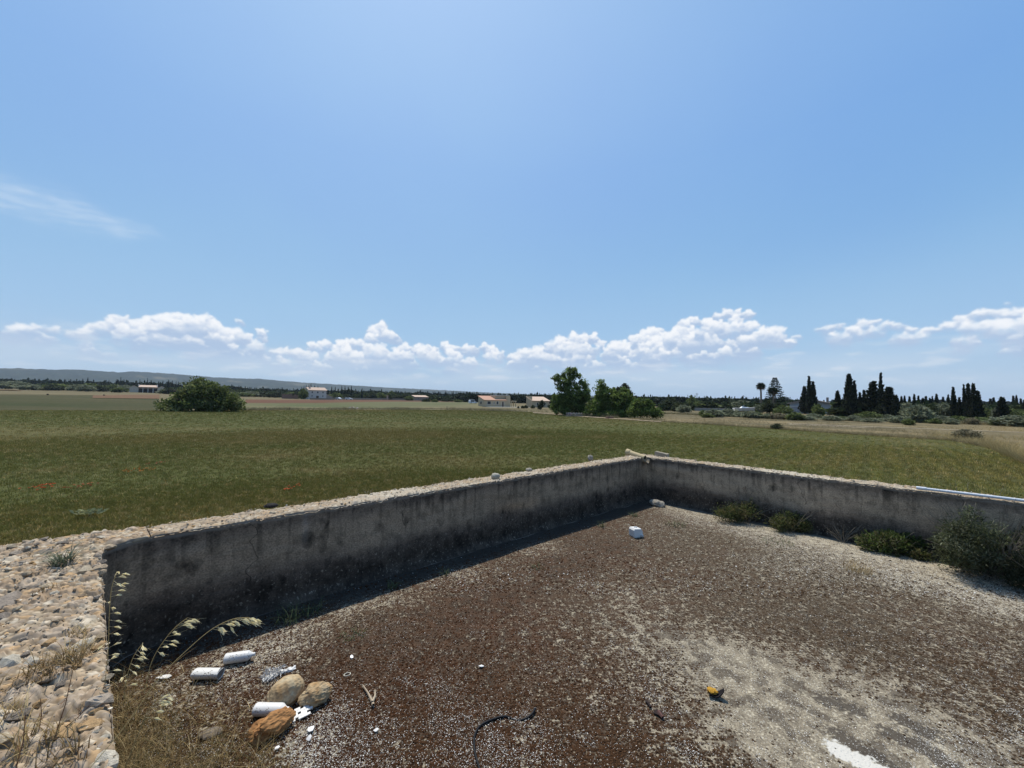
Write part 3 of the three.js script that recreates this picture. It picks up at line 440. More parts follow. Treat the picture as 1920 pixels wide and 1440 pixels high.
{
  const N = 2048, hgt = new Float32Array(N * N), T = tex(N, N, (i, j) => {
    const x = FX + i / N * FS, z = FZ + j / N * FS; if (dA(x, z) < -.2 || dB(x, z) < -.2 || dC(x, z) < -.2) return [.2, .17, .13];
    const [m, ch, fl] = floorMask(x, z), a = n2(x * 9, z * 9), b = n2(x * 23 + 5, z * 23), c = n2(x * 55, z * 55 + 7), d = n2(x * 140, z * 140);
    const w9 = worley(x * 9 + .6 * n2(x * 7, z * 7) + .2 * b, z * 9 + .6 * n2(x * 7 + 4, z * 7) + .2 * c), cover = sst(-.07, .07, coverVal(x, z, m) + .15 * d);
    let s = blend([.30, .25, .17], [.42, .365, .265], clamp(.5 + .9 * c + .4 * b)), g = blend([.25, .208, .145], [.15, .122, .085], clamp(.5 + a + .7 * b + .3 * c));
    s = blend(s, g, clamp(fl * .95 - .75 * sst(.18, .5, b + .7 * c) + .3 * a)); s = s.map((q) => q * (.85 + .4 * d));
    if (fl > .12) { const e9 = w9[1] - w9[0], kf = sst(.12, .4, fl); if (w9[2] < .22) s = blend(s, [.085, .068, .048], kf * .8 * sst(.02, .07, e9 + .1 * c + .08 * d)); s = blend(s, [.38, .335, .24], kf * .8 * sst(.07, .0, e9 + .12 * c) * sst(-.1, .25, a + .6 * b)); s = s.map((q) => q * (1 + .35 * d + .25 * c)); }
    const mc = mossCol(x, z).map((q) => q * (.75 + .5 * c + .4 * d + .5 * a)); let o = blend(s, mc, cover * .93);
    const chip = n2(x * 75 + 3, z * 75) + .6 * n2(x * 160, z * 160); if (chip > .98 - .58 * ch) o = blend(o, [.50, .47, .40], .9);
    for (const l of STREAK) { const q = segD(l, x, z); if (q < .2) o = blend(o, [.05, .04, .03], .85 * sst(.1, .05, q + .05 * b + .03 * c)); }
    { const q = segD(WHITE, x, z); if (q < .3) o = blend(o, [.50, .475, .41], sst(.085, .07, q + .03 * b + .02 * c)); }
    const wd = dA(x, z) + .1 * a; o = blend(o, [.034, .029, .023], .88 * sst(.56, .3, wd)); o = blend(o, [.05, .043, .035], .7 * sst(.26, .08, dB(x, z) + .1 * a));  // floor colour darkened along wall A, painting its shadow deeper
    hgt[j * N + i] = .3 + .35 * cover * (.7 + .5 * c) + .15 * d + .2 * (chip > .98 - .5 * ch ? 1 : 0);
    return o;
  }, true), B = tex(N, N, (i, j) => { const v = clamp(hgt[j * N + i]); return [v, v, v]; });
  const p = [], uv = [], idx = [], n = 150;
  for (let i = 0; i <= n; i++) for (let j = 0; j <= n; j++) { const u = i / n, v = j / n, q = [0, 1].map((k) => mix(mix(TANK[0][k], TANK[1][k], u), mix(TANK[3][k], TANK[2][k], u), v)); p.push(q[0], .012 * fbm(q[0] * 1.6, q[1] * 1.6, 4), q[1]); uv.push((q[0] - FX) / FS, (q[1] - FZ) / FS); if (i && j) { const k = i * (n + 1) + j, b = k - n - 1; idx.push(b - 1, k - 1, k, b - 1, k, b); } }
  const g = new THREE.BufferGeometry(); g.setAttribute('position', new THREE.Float32BufferAttribute(p, 3)); g.setAttribute('uv', new THREE.Float32BufferAttribute(uv, 2)); g.setIndex(idx); g.computeVertexNormals();
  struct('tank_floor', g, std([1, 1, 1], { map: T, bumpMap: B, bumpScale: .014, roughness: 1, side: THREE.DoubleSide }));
  // moss cushions, chips and grit on it
  const R = rng(77), moss = [], chips = [], fy = (x, z) => .012 * fbm(x * 1.6, z * 1.6, 4);
  const cg = new THREE.IcosahedronGeometry(1, 0).toNonIndexed(), cp = cg.attributes.position; for (let i = 0; i < cp.count; i++) { const x = cp.getX(i), y = cp.getY(i), z = cp.getZ(i), k = 1 + .35 * n2(x * 2.1 + y, z * 2.1 + 4); cp.setXYZ(i, x * k, Math.max(-.3, y * k), z * k); } cg.deleteAttribute('uv'); cg.deleteAttribute('normal');
  const scatter = (n, fn) => { for (let t = 0; t < n; t++) { const px = mix(-60, 1980, R()), py = mix(925, 1500, Math.pow(R(), .55)), q = atY(px, py, 0), x = q.x, z = q.z; if (dA(x, z) < .1 || dB(x, z) < .1 || dC(x, z) < .03) continue; fn(x, z, floorMask(x, z), -z); } };
  scatter(150000, (x, z, [m, ch, fl], D) => { if (coverVal(x, z, m) < .1 + .4 * R()) return; const c = mossCol(x, z), k = .55 + .9 * R(), s = (.005 + .009 * R() * R()) * (D > 5 ? 1.5 : 1); moss.push([x, fy(x, z), z, R() * 6.28, s, s * (.4 + .5 * R()), c[0] * k, c[1] * k, c[2] * k]); });
  scatter(150000, (x, z, [m, ch], D) => { if (dA(x, z) < .45 && R() < .75) return; if (R() > .07 + .08 * sst(0, 3, x) + .9 * ch * ch + .3 * sst(.1, .5, n2(x * 1.2, z * 1.2)) + .35 * sst(.15, .5, n2(x * 4.5, z * 4.5))) return; const s = (.0024 + .0066 * R() * R() * R()) * (D > 5 ? 2 : 1), k = .46 + .3 * R(); chips.push([x, fy(x, z) + .005 + .006 * R(), z, R() * 6.28, s, s * .55, k, k * .96, k * .87, R() * .8 - .4, R() * .8 - .4]); });
  stuff('moss', 'dry red brown moss cushions over the tank floor', cg, std([1, 1, 1], { roughness: 1 }), moss);
  stuff('stone_chips', 'small pale stone chips and snail shells strewn over the tank floor', rock(rng(5), 8, 1, .5, .8), std([1, 1, 1]), chips);
}

// ---------- trees ----------
const BARK = std([.12, .095, .07]);
// big round fig tree at the far edge of the field
{
  const R = rng(11), p = ground(378, 771.5), D = -p.z, u = D / FPX, t = thing('fig_tree', 'big low spreading dark green fig tree alone at the far edge of the green field', 'tree', p);
  const bl = []; for (const [dx, y, rx, ry] of [[0, 26, 44, 30], [-6, 36, 32, 22], [-42, 14, 26, 16], [40, 20, 34, 20], [62, 12, 22, 13], [20, 30, 34, 22], [-24, 24, 30, 20], [-64, 6, 18, 7], [-10, 12, 60, 14], [30, 10, 50, 12]]) bl.push([dx * u, y * u, (R() - .5) * 30 * u, rx * u, ry * u, rx * .8 * u]);
  part('trunk', limbs(R, 2.6, .32, 4.5, 8).geo(), BARK, t);
  part('crown', foliage(R, bl, 760, 26, .34, .24, [[.07, .09, .026], [.10, .125, .036], [.18, .20, .08]], .6).geo(), LEAF, t);
}
// group of trees right of the centre
function crownTree(name, label, cat, px, py, blobs, seed, cols, n, trunk, opt = {}) {
  const R = rng(seed), p = ground(px, py), D = -p.z, u = D / FPX, t = thing(name, label, cat, p, 0, opt.group);
  const bl = blobs.map(([x, y, rx, ry]) => [(x - px) * u, (py - y) * u, (R() - .5) * rx * .5 * u, rx * .9 * u, ry * .95 * u, rx * .7 * u]);
  if (trunk) part('trunk', limbs(R, trunk * u, (opt.tr ?? .16), (opt.ts ?? 2), 6).geo(), BARK, t);
  part('crown', foliage(R, bl, n, opt.per ?? 22, opt.len ?? .26, opt.wid ?? .19, cols, opt.sp ?? .42).geo(), opt.mat ?? LEAF, t);
  return t;
}
const MIDG = [[.10, .145, .035], [.17, .22, .055], [.07, .10, .025]];
crownTree('leafy_tree', 'tall leafy green tree with an airy top, leftmost of the central tree clump', 'tree', 1068, 779, [[1066, 742, 26, 28], [1056, 722, 18, 20], [1075, 706, 14, 14], [1066, 700, 12, 9], [1050, 756, 20, 20], [1088, 735, 17, 22], [1044, 712, 10, 8], [1078, 695, 7, 5], [1096, 724, 8, 10], [1058, 770, 22, 10], [1084, 760, 18, 20], [1096, 745, 12, 22], [1070, 758, 26, 20], [1044, 768, 14, 10], [1094, 768, 16, 11]], 21, MIDG, 860, 55, { per: 24, sp: .36 });
crownTree('leafy_tree', 'wide green tree with a sparse twig sticking up, middle of the central clump', 'tree', 1150, 782, [[1148, 752, 34, 24], [1128, 736, 16, 16], [1168, 748, 24, 20], [1120, 760, 20, 18], [1150, 770, 36, 12], [1176, 764, 22, 16], [1128, 722, 10, 8], [1112, 770, 18, 12], [1150, 776, 46, 8], [1160, 758, 34, 20], [1180, 768, 26, 16], [1138, 744, 22, 18]], 22, MIDG, 1000, 40, { per: 24, sp: .36 });
crownTree('round_tree', 'dark rounded tree top rising behind the green clump', 'tree', 1180, 778, [[1180, 736, 13, 17], [1168, 740, 13, 13], [1188, 748, 11, 16], [1174, 760, 16, 14]], 23, [[.04, .048, .024], [.06, .068, .035]], 620, 30, { per: 22, sp: .3 }).position.z -= 3;
crownTree('leafy_bush', 'bright green bush at the right end of the tree clump, by the stubble', 'bush', 1216, 786, [[1214, 772, 22, 13], [1230, 776, 14, 10], [1200, 764, 20, 16], [1216, 758, 12, 10], [1190, 774, 14, 10]], 24, MIDG, 480, 0, { per: 22, sp: .33, len: .22, wid: .16 });
crownTree('leafy_bush', 'small dark bush in front of the right beige house', 'bush', 1016, 768, [[1016, 759, 7, 8], [1014, 763, 7, 6]], 25, [[.035, .048, .02]], 70, 0, { per: 16, sp: .35 });
// cypresses
function spindle(R, h, w, quads, base = .04, ragged = .2, cols = [[.014, .018, .011], [.022, .028, .014], [.034, .042, .02]]) {
  const prof = (t) => (t < .12 ? .55 + 3.7 * t : Math.pow(1 - (t - .12) / .88, .95)), mb = new MB(), ring = (t, k) => [...Array(8).keys()].map((i) => { const a = i / 8 * 6.283, r = w * .36 * prof(t) * (.9 + .2 * R()) * k; return [Math.cos(a) * r, h * (base + (1 - base) * t), Math.sin(a) * r]; });
  let a = ring(0, .6); for (let t = .12; t < .99; t += .145) { const b = ring(t, 1); for (let i = 0; i < 8; i++) mb.quad(a[i], a[(i + 1) % 8], b[(i + 1) % 8], b[i], cols[0]); a = b; } for (let i = 0; i < 8; i++) mb.tri(a[i], a[(i + 1) % 8], [0, h * .97, 0], cols[0]);
  for (let i = 0; i < quads; i++) { const t = Math.pow(R(), 1.15), az = R() * 6.283, lump = 1 + ragged * n2(az * 1.3 + h, t * 9), r = w * .5 * prof(t) * lump * (.72 + .3 * R()), p = [Math.cos(az) * r, h * (base + (1 - base) * t) * (.98), Math.sin(az) * r], d = new THREE.Vector3(Math.cos(az) * .35, 1, Math.sin(az) * .35).add(dir(R).multiplyScalar(.45)).normalize(), k = .6 + .8 * R(), c = cols[Math.floor(R() * cols.length)]; mb.leaf(p, d, perp(R, d), h * (.055 + .05 * R()), w * (.09 + .07 * R()), c.map((q) => q * k)); }
  return mb;
}
const cyprT = [0, 1, 2].map((i) => {
  const R = rng(40 + i), o = new THREE.Group(); o.name = 'cypress_tree'; o.userData = { category: 'tree' };
  part('trunk', new MB().tube([[0, -.02, 0], [0, .2, 0]], .035, .03, 6).geo(), BARK, o); part('crown', spindle(R, 1, .3, 900, .03, [.12, .3, .55][i]).geo(), DARKLEAF, o); return o;
});
// [px, tip y, foot y, width px, template, label]
const CYP = [
  [1518, 709, 777, 13, 0, 'tallest spire of the cypress clump standing before the grey gabled house'], [1525, 718, 777, 15, 0, 'right cypress of the clump before the grey gabled house, second tallest'], [1509, 727, 776, 17, 1, 'left and shortest cypress of the clump before the grey gabled house'],
  [1571, 735, 781, 16, 1, 'low cypress at the left end of the dark group right of the grey house'], [1593, 705, 782, 22, 0, 'tall broad pointed cypress, tallest at the left of the large dark group'], [1603, 717, 782, 14, 0, 'narrow cypress touching the right side of the tall broad one in the dark group'], [1613, 738, 782, 11, 1, 'small cypress in the dip of the large dark group, left of two'], [1621, 734, 782, 13, 1, 'small cypress in the dip of the large dark group, right of two'],
  [1638, 719, 783, 34, 2, 'ragged bushy conifer left of the thin crooked spire in the dark group'], [1653, 704, 784, 13, 2, 'thin crooked cypress spire, highest of the whole dark group'], [1668, 729, 786, 34, 2, 'broad ragged conifer right of the thin crooked spire'], [1681, 743, 787, 17, 1, 'low cypress at the right end of the large dark group'],
  [1691, 745, 782, 10, 1], [1697, 744, 782, 9, 0], [1706, 745, 778, 9, 1], [1715, 741, 778, 9, 1], [1723, 744, 780, 9, 1], [1731, 748, 780, 10, 1], [1737, 745, 782, 11, 1], [1744, 748, 782, 9, 1], [1749, 745, 782, 8, 0], [1757, 741, 783, 11, 1], [1769, 746, 780, 10, 1], [1779, 742, 782, 9, 1],
  [1789, 729, 789, 14, 0, 'sharp pointed cypress just left of the big multi stemmed cypress clump'], [1800, 747, 790, 13, 0, 'short cypress between the sharp one and the multi stemmed clump'],
  [1809, 724, 790, 10, 0, 'leftmost thin stem of the big multi stemmed cypress clump'], [1817, 723, 791, 17, 1, 'second stem of the big multi stemmed cypress clump, round topped'], [1827, 723, 792, 18, 1, 'third stem of the big multi stemmed cypress clump, round topped'], [1835, 736, 792, 19, 1, 'right lower stem of the big multi stemmed cypress clump'],
  [1858, 749, 778, 12, 1, 'small round cypress behind the hedge, right of the multi stemmed clump'], [1864, 747, 778, 11, 1, 'small cypress behind the hedge, beside a rounder one'], [1880, 747, 793, 27, 1, 'thick blunt cypress standing alone near the right edge'], [1901, 744, 779, 10, 1, 'left of twin cypresses behind the hedge near the right edge'], [1907, 743, 779, 9, 1, 'right of twin cypresses behind the hedge near the right edge'], [1915, 749, 780, 10, 1, 'small cypress behind the hedge, last but one at the right edge'], [1922, 752, 790, 12, 1, 'cypress cut off by the right edge of the view'],
];
{
  const R = rng(60); let nth = 0;
  CYP.forEach(([px, y0, y1, w, k, label]) => {
    const p = ground(px, y1), u = Math.hypot(p.x, p.z) / Math.hypot(px - 960, FPX), h = (y1 - y0) * u * 1.02 * Math.hypot(px - 960, FPX) / FPX * Math.cos(azOf(px)), wm = w * u * Math.cos(azOf(px));
    const c = copy(cyprT[k], label ? 'dark ' + label.replace(/^(\w+ )?/, '$1') : 'small dark cypress in the even row behind the silvery bushes', p, R() * 6.28, wm * 1.3 / .3, h); if (!label) c.userData.label += ', ' + ord(++nth) + ' from the left', c.userData.group = 'row of small cypresses behind the silvery bushes';
  });
}
// shrubs: a few models, copied
const shrubT = [[[.15, .165, .095], [.22, .235, .15]], [[.085, .108, .034], [.13, .155, .05]], [[.036, .046, .02], [.055, .066, .028]], [[.17, .155, .09], [.23, .20, .12]]].map((cols, i) => {
  const R = rng(70 + i), o = new THREE.Group(); o.name = ['silvery_bush', 'green_bush', 'dark_bush', 'dry_bush'][i]; o.userData = { category: 'bush' };
  part('stem', limbs(R, .3, .03, .5, 6).geo(), BARK, o);
  part('crown', foliage(R, [[0, .42, 0, .5, .42, .5], [.25, .3, .1, .35, .3, .35], [-.25, .32, -.1, .35, .34, .35]], 130, 18, .13, .07, cols, .12, new MB(), .3, .01).geo(), LEAF, o); return o;
});
function shrub(k, px, y0, y1, w, label, group, depth) {
  const p = depth ? along(px, depth) : ground(px, y1), m = -p.z / FPX, R = rng(Math.round(px * 7 + y0)), c = copy(shrubT[k], label, p, R() * 6.28, w * m / 1.15, (y1 - y0) * m / .85); if (group) c.userData.group = group; return c;
}
for (const [k, px, y0, y1, w, l] of [
  [0, 1723, 762, 793, 40, 'large pale silvery round bush before the row of small cypresses'], [0, 1704, 756, 788, 26, 'pale silvery bush half behind the largest silvery one, left'], [0, 1772, 758, 788, 32, 'pale silvery bush left of the sharp pointed cypress'], [2, 1752, 764, 791, 20, 'dark green bush between two silvery ones'], [0, 1868, 766, 790, 14, 'silvery bush at the left foot of the thick blunt cypress'],
  [0, 1390, 752, 770, 38, 'grey green bush behind the white boat'], [0, 1422, 760, 774, 18, 'small grey green bush at the right end of the boat'], [2, 1442, 752, 775, 30, 'dark round bush under the tall fan palm'], [1, 1468, 762, 782, 34, 'leafy green bush below the grey gabled house, left'], [1, 1536, 760, 782, 24, 'green bush between the first cypress clump and the shed'],
  [0, 1283, 760, 774, 26, 'grey green round bush right of the tree clump'], [2, 1265, 762, 772, 14, 'dark small bush just right of the tree clump'], [2, 1252, 752, 770, 32, 'dark tree sized bush behind the right end of the clump'], [2, 1262, 748, 768, 26, 'dark rounded bush on the skyline right of the clump'], [1, 1296, 744, 768, 22, 'green tree like bush with a lone tuft on top'], [1, 1312, 754, 770, 26, 'green bush left of the small grey wall'], [1, 1340, 757, 770, 36, 'olive green bush behind the small grey wall'], [2, 1362, 758, 770, 22, 'dark bush left of the white boat'],
  [2, 1457, 795, 805, 22, 'low dark green bush alone on the stubble'], [3, 1813, 806, 825, 38, 'dry brown tangled bush at the field corner on the right'], [1, 1704, 786, 798, 20, 'low green bush at the front of the largest silvery bush'],
  [1, 1740, 772, 790, 20, 'green bush in front of the dark one between silvery bushes'], [1, 1892, 768, 790, 40, 'green hedge bush behind the thick blunt cypress'], [1, 1850, 768, 788, 30, 'green hedge bush right of the multi stemmed cypress clump'], [1, 1915, 770, 790, 34, 'green hedge bush at the right edge'], [0, 1900, 780, 800, 60, 'grey green scrub bush at the right edge'],
]) shrub(k, px, y0, y1, w, l);
{
  const R = rng(81), g = 'low bushes along the edge of the stubble';
  for (let i = 0; i < 46; i++) { const px = 1310 + i * 13.4 + R() * 10, k = [0, 1, 0, 3, 1][Math.floor(R() * 5)], b = 779 + (px - 1310) * .027 + R() * 5, h = 6 + R() * 9; shrub(k, px, b - h, b, 16 + R() * 26, ['low grey green', 'low green', '', 'low dry'][k] + ' bush in the scrub edging the stubble, ' + ord(i + 1) + ' from the left', g); }
  // bushes and trees round the far farms on the left
  const g2 = 'bushes along the far side of the dry field on the left';
  for (let i = 0, m = 0; i < 44; i++) { const px = -20 + i * 11.2 + R() * 12; if (px > 240 && px < 312) continue; const k = [1, 2, 2, 1, 0][Math.floor(R() * 5)], d = 250 + R() * 90; shrub(k, px, 733 - 6 - R() * 8, 733, 20 + R() * 22, ['grey', 'green', 'dark'][k] + ' bush at the far edge of the dry field, ' + ord(++m) + ' from the left', g2, d); }
  const g3 = 'dark trees around the farmhouses in the middle distance';
  [[520, 40, 10, 300], [495, 34, 9, 320], [545, 30, 10, 310], [555, 16, 12, 290], [630, 24, 11, 290], [650, 22, 9, 300], [700, 22, 13, 300], [714, 24, 12, 300], [732, 20, 10, 290], [745, 24, 9, 300], [760, 26, 11, 300], [768, 18, 8, 280], [800, 16, 6, 230], [815, 14, 5, 230], [735, 16, 15, 330], [690, 20, 9, 320], [790, 22, 8, 310], [840, 22, 6, 280], [860, 16, 5, 260]].sort((a, b) => a[0] - b[0]).forEach(([px, w, h, d], i) => shrub(R() < .6 ? 2 : 1, px, 750 - h, 750, w, 'dark tree among the far farm buildings, ' + ord(i + 1) + ' from the left', g3, d));
  const g4 = 'garden bushes by the two beige houses';
  [[972, 4, 5], [980, 5, 8], [986, 6, 8], [999, 6, 9], [1034, 9, 16], [1046, 10, 14]].forEach(([px, h, w], i) => shrub(2, px, 766 - h, 766, w, 'small garden bush beside the beige houses, ' + ord(i + 1) + ' from the left', g4));
}
// far rows of cypresses
const farT = [0, 1].map((i) => { const o = part('cypress_tree', spindle(rng(90 + i), 1, .3, 130, .02, .35).geo(), DARKLEAF, new THREE.Group()); o.userData = { category: 'tree' }; return o; });
{
  const R = rng(95);
  const row = (label, group, list, depth) => { list.sort((a, b) => a[0] - b[0]); let n = 0; for (const [px, y0, w] of list) { const d = depth * (.95 + .1 * R()), p = along(px, d), yb = toPx(p.x, p.y, p.z)[1], h = (yb - y0) * d / FPX; const c = copy(farT[R() < .5 ? 0 : 1], list.length > 1 ? label + ', ' + ord(++n) + ' from the left' : label, p, R() * 6.28, w * d / FPX / .3, Math.max(1, h)); c.userData.group = group; } };
  row('dark cypress in the broken line along the far left treeline', 'cypresses along the far left treeline', [[94, 713, 15], [90, 716, 12], [112, 711, 8], [106, 716, 8], [121, 711, 8], [132, 712, 9], [140, 713, 4], [148, 713, 6], [155, 710, 6], [164, 708, 7], [171, 716, 6], [180, 717, 11], [195, 713, 5], [204, 713, 4], [219, 712, 12], [226, 708, 4], [232, 712, 7], [262, 712, 4], [276, 709, 4], [283, 714, 8], [305, 714, 6], [316, 713, 8], [323, 713, 6], [330, 715, 4], [334, 715, 4], [20, 720, 14], [5, 716, 10], [54, 720, 18], [36, 719, 16], [72, 721, 12], [288, 717, 12], [298, 718, 10]], 380);
  row('dark cypress in the cluster right of the fig tree', 'cypresses right of the fig tree', [[432, 729, 5], [437, 722, 4], [440, 727, 6], [448, 723, 6], [454, 727, 6], [460, 725, 6], [466, 728, 10], [474, 729, 12], [482, 733, 8], [530, 727, 6]], 420);
  row('dark cypress behind the white farmhouse', 'cypresses behind the white farmhouse', [[566, 725, 4], [570, 723, 4], [574, 722, 4], [579, 722, 4], [583, 719, 4], [590, 722, 5], [596, 723, 5], [622, 726, 6], [629, 725, 5], [635, 728, 5], [641, 724, 5], [647, 724, 6], [653, 726, 5], [659, 724, 5], [626, 731, 8], [643, 731, 8]], 340);
  row('lone dark cypress between the farmhouse and the low stone house', 'lone cypresses right of the farmhouse', [[679, 728, 5]], 300);
  row('dark cypress in the far row left of the beige house', 'far cypress row left of the beige house', [...Array(34).keys()].map((i) => [812 + i * 2.3 + R() * 2, 733 + R() * 6 + i * .05, 2.6 + R() * 2.4]).concat([[850, 733, 4], [836, 734, 5], [826, 736, 6]]), 420);
  row('dark conifer in the windbreak behind the beige houses', 'windbreak behind the beige houses', [...Array(62).keys()].map((i) => [884 + i * 2.75 + R() * 2, 737.5 + R() * 3.5 + i * .02 - (R() < .12 ? 3 : 0), 4 + R() * 3.4]), 330);
  row('dark cypress on the far skyline left of the fan palm', 'cypresses on the skyline left of the fan palm', [[1365, 747, 6], [1372, 746, 6], [1378, 744, 9], [1386, 748, 6], [1322, 750, 5], [1355, 749, 6]], 300);
}
// palm, araucaria and the second palm
{
  const R = rng(120);
  const palm = (label, px, y0, y1, cy, cr, D) => {
    const p = along(px, D), u = D / FPX, yb = toPx(p.x, p.y, p.z)[1], h = (yb - cy) * u, r = cr * u, t = thing('fan_palm', label, 'palm tree', p);
    part('trunk', new MB().tube([[0, 0, 0], [.03, h * .5, 0], [0, h, 0]], .28, .2, 7).geo(), std([.15, .12, .09]), t);
    for (let i = 0; i < 34; i++) { const up = i / 33, d = dir(R), el = mix(-1.1, 1.3, up), az = i * 2.4, m = new MB(), k = .7 + .6 * R(), c = up < .25 ? [.13, .10, .06] : [.035 * k, .045 * k, .02 * k], dd = new THREE.Vector3(Math.cos(az) * Math.cos(el), Math.sin(el), Math.sin(az) * Math.cos(el)), s = perp(R, dd), o = [dd.x * r * .12, h + dd.y * r * .12, dd.z * r * .12];
      m.tube([[0, h, 0], o], .03, .02, 3, c); for (let j = -4; j <= 4; j++) { const f = dd.clone().add(s.clone().multiplyScalar(j * .19)).normalize(); f.y -= .12; m.leaf(o, f, new THREE.Vector3().crossVectors(f, s).normalize().lerp(s, .5), r * .92 * (1 - Math.abs(j) * .05), r * .1, c); }
      part('frond', m.geo(), DARKLEAF, t); }
  };
  palm('tall slim fan palm standing against the sky left of the tiered conifer', 1427, 715, 752, 724, 9.5, 110);
  palm('shorter fan palm with a round crown in front of the tiered conifer', 1450, 722, 760, 733, 10.5, 116);
  const D = 122, p = along(1453.5, D), u = D / FPX, yb = toPx(p.x, p.y, p.z)[1], h = (yb - 709) * u, t = thing('tiered_conifer', 'tall tiered conifer with level whorls of branches, behind the short fan palm', 'tree', p);
  part('trunk', new MB().tube([[0, 0, 0], [0, h, 0]], .3, .03, 6).geo(), BARK, t);
  for (let i = 0; i < 15; i++) { const f = i / 14, y = h * mix(.22, .985, Math.pow(f, .85)), l = 18.5 * u * Math.pow(1 - f, 1.0) + .3, m = new MB(); for (let k = 0; k < 7; k++) { const a = k * .9 + i * 1.3, e = [Math.cos(a) * l, y + l * .1, Math.sin(a) * l]; m.tube([[0, y, 0], [e[0] * .5, y - l * .03, e[2] * .5], e], .05, .03, 3, [.025, .03, .018]); for (let q = 0; q < 15; q++) { const s = .2 + .83 * R(), d = new THREE.Vector3(Math.cos(a), .25, Math.sin(a)).add(dir(R).multiplyScalar(.7)).normalize(); m.leaf([e[0] * s, y + l * (.1 * s * s), e[2] * s], d, perp(R, d), .5, .2, [.014 + .012 * R(), .028 + .015 * R(), .018]); } } part('branch_whorl', m.geo(), DARKLEAF, t); }
}
// woods that read as one mass: beyond the fields and on the far skyline
{
  const R = rng(140), list = [], blob = foliage(rng(3), [[0, .5, 0, .5, .45, .5]], 26, 9, .36, .3, [[1, 1, 1], [.7, .75, .7]], .2).geo();
  const belt = (x0, x1, d0, d1, n, h0, h1, c) => { for (let i = 0; i < n; i++) { const px = mix(x0, x1, R()), d = mix(d0, d1, R()), p = along(px, d), s = mix(h0, h1, R()), k = .7 + .6 * R(); list.push([p.x, p.y - .2, p.z, R() * 6.28, s * (1 + .6 * R()), s, c[0] * k, c[1] * k, c[2] * k]); } };
  const dk = [.034, .044, .020], gr = [.07, .085, .035];
  belt(-80, 460, 420, 700, 420, 5, 9, dk); belt(-80, 460, 330, 420, 120, 3, 5, gr); belt(-80, 700, 700, 1500, 700, 7, 12, dk); belt(440, 880, 420, 800, 420, 5, 8, dk); belt(460, 570, 330, 400, 60, 3, 5, gr); belt(620, 860, 330, 420, 130, 3, 5, gr);
  belt(700, 1250, 700, 1500, 500, 6, 10, dk); belt(860, 1080, 300, 420, 160, 4, 6.5, dk); belt(1180, 1480, 220, 420, 260, 3, 5.5, dk); belt(1240, 1480, 110, 200, 70, 1.5, 3, gr); belt(1200, 2000, 420, 1300, 620, 5, 9, dk); belt(1560, 2000, 75, 130, 150, 1.5, 3, gr); belt(1480, 1700, 120, 260, 100, 2, 4, dk);
  stuff('distant_wood', 'far belt of dark trees and scrub across the plain', blob, leafMat({ transmission: .15 }), list);
}

// ---------- houses, walls, poles, boat, vehicles ----------
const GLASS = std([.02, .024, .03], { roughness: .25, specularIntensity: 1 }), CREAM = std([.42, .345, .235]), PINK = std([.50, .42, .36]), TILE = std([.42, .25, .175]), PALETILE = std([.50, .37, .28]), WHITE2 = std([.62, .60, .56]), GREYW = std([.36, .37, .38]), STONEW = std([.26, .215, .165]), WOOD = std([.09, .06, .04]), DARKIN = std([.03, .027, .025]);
function bx(x0, x1, y0, y1, z0, z1) { return new MB().box(x0, x1, y0, y1, z0, z1).geo(); }
function slab(a, b, c, d, t = .12) { const m = new MB(), dn = (p) => [p[0], p[1] - t, p[2]]; m.quad(a, b, c, d).quad(dn(a), dn(d), dn(c), dn(b)); for (const [p, q] of [[a, b], [b, c], [c, d], [d, a]]) m.quad(p, dn(p), dn(q), q); return m.geo(); }
function opening(o, x0, x1, y0, y1, z, door) {   // recessed frame, pane, sill on a wall facing +z
  const w = part(door ? 'door' : 'window', bx(x0, x1, y0, y1, z - .12, z - .08), door ? WOOD : GLASS, o);
  const f = new MB(), t = .07; f.box(x0 - t, x0, y0 - (door ? 0 : t), y1 + t, z - .1, z + .03).box(x1, x1 + t, y0 - (door ? 0 : t), y1 + t, z - .1, z + .03).box(x0, x1, y1, y1 + t, z - .1, z + .03); part('frame', f.geo(), WHITE2, w);
  if (!door) part('sill', bx(x0 - .1, x1 + .1, y0 - t - .05, y0 - t + .02, z - .1, z + .09), WHITE2, w);
}
// wall with holes, facing +z, of thickness .2
function holed(x0, x1, y0, y1, z, holes) {
  const m = new MB(), xs = [...new Set([x0, x1, ...holes.flatMap((h) => [h[0], h[1]])])].sort((a, b) => a - b), ys = [...new Set([y0, y1, ...holes.flatMap((h) => [h[2], h[3]])])].sort((a, b) => a - b);
  for (let i = 1; i < xs.length; i++) for (let j = 1; j < ys.length; j++) { const cx = (xs[i] + xs[i - 1]) / 2, cy = (ys[j] + ys[j - 1]) / 2; if (!holes.some((h) => cx > h[0] && cx < h[1] && cy > h[2] && cy < h[3])) m.box(xs[i - 1], xs[i], ys[j - 1], ys[j], z - .2, z); }
  return m;
}
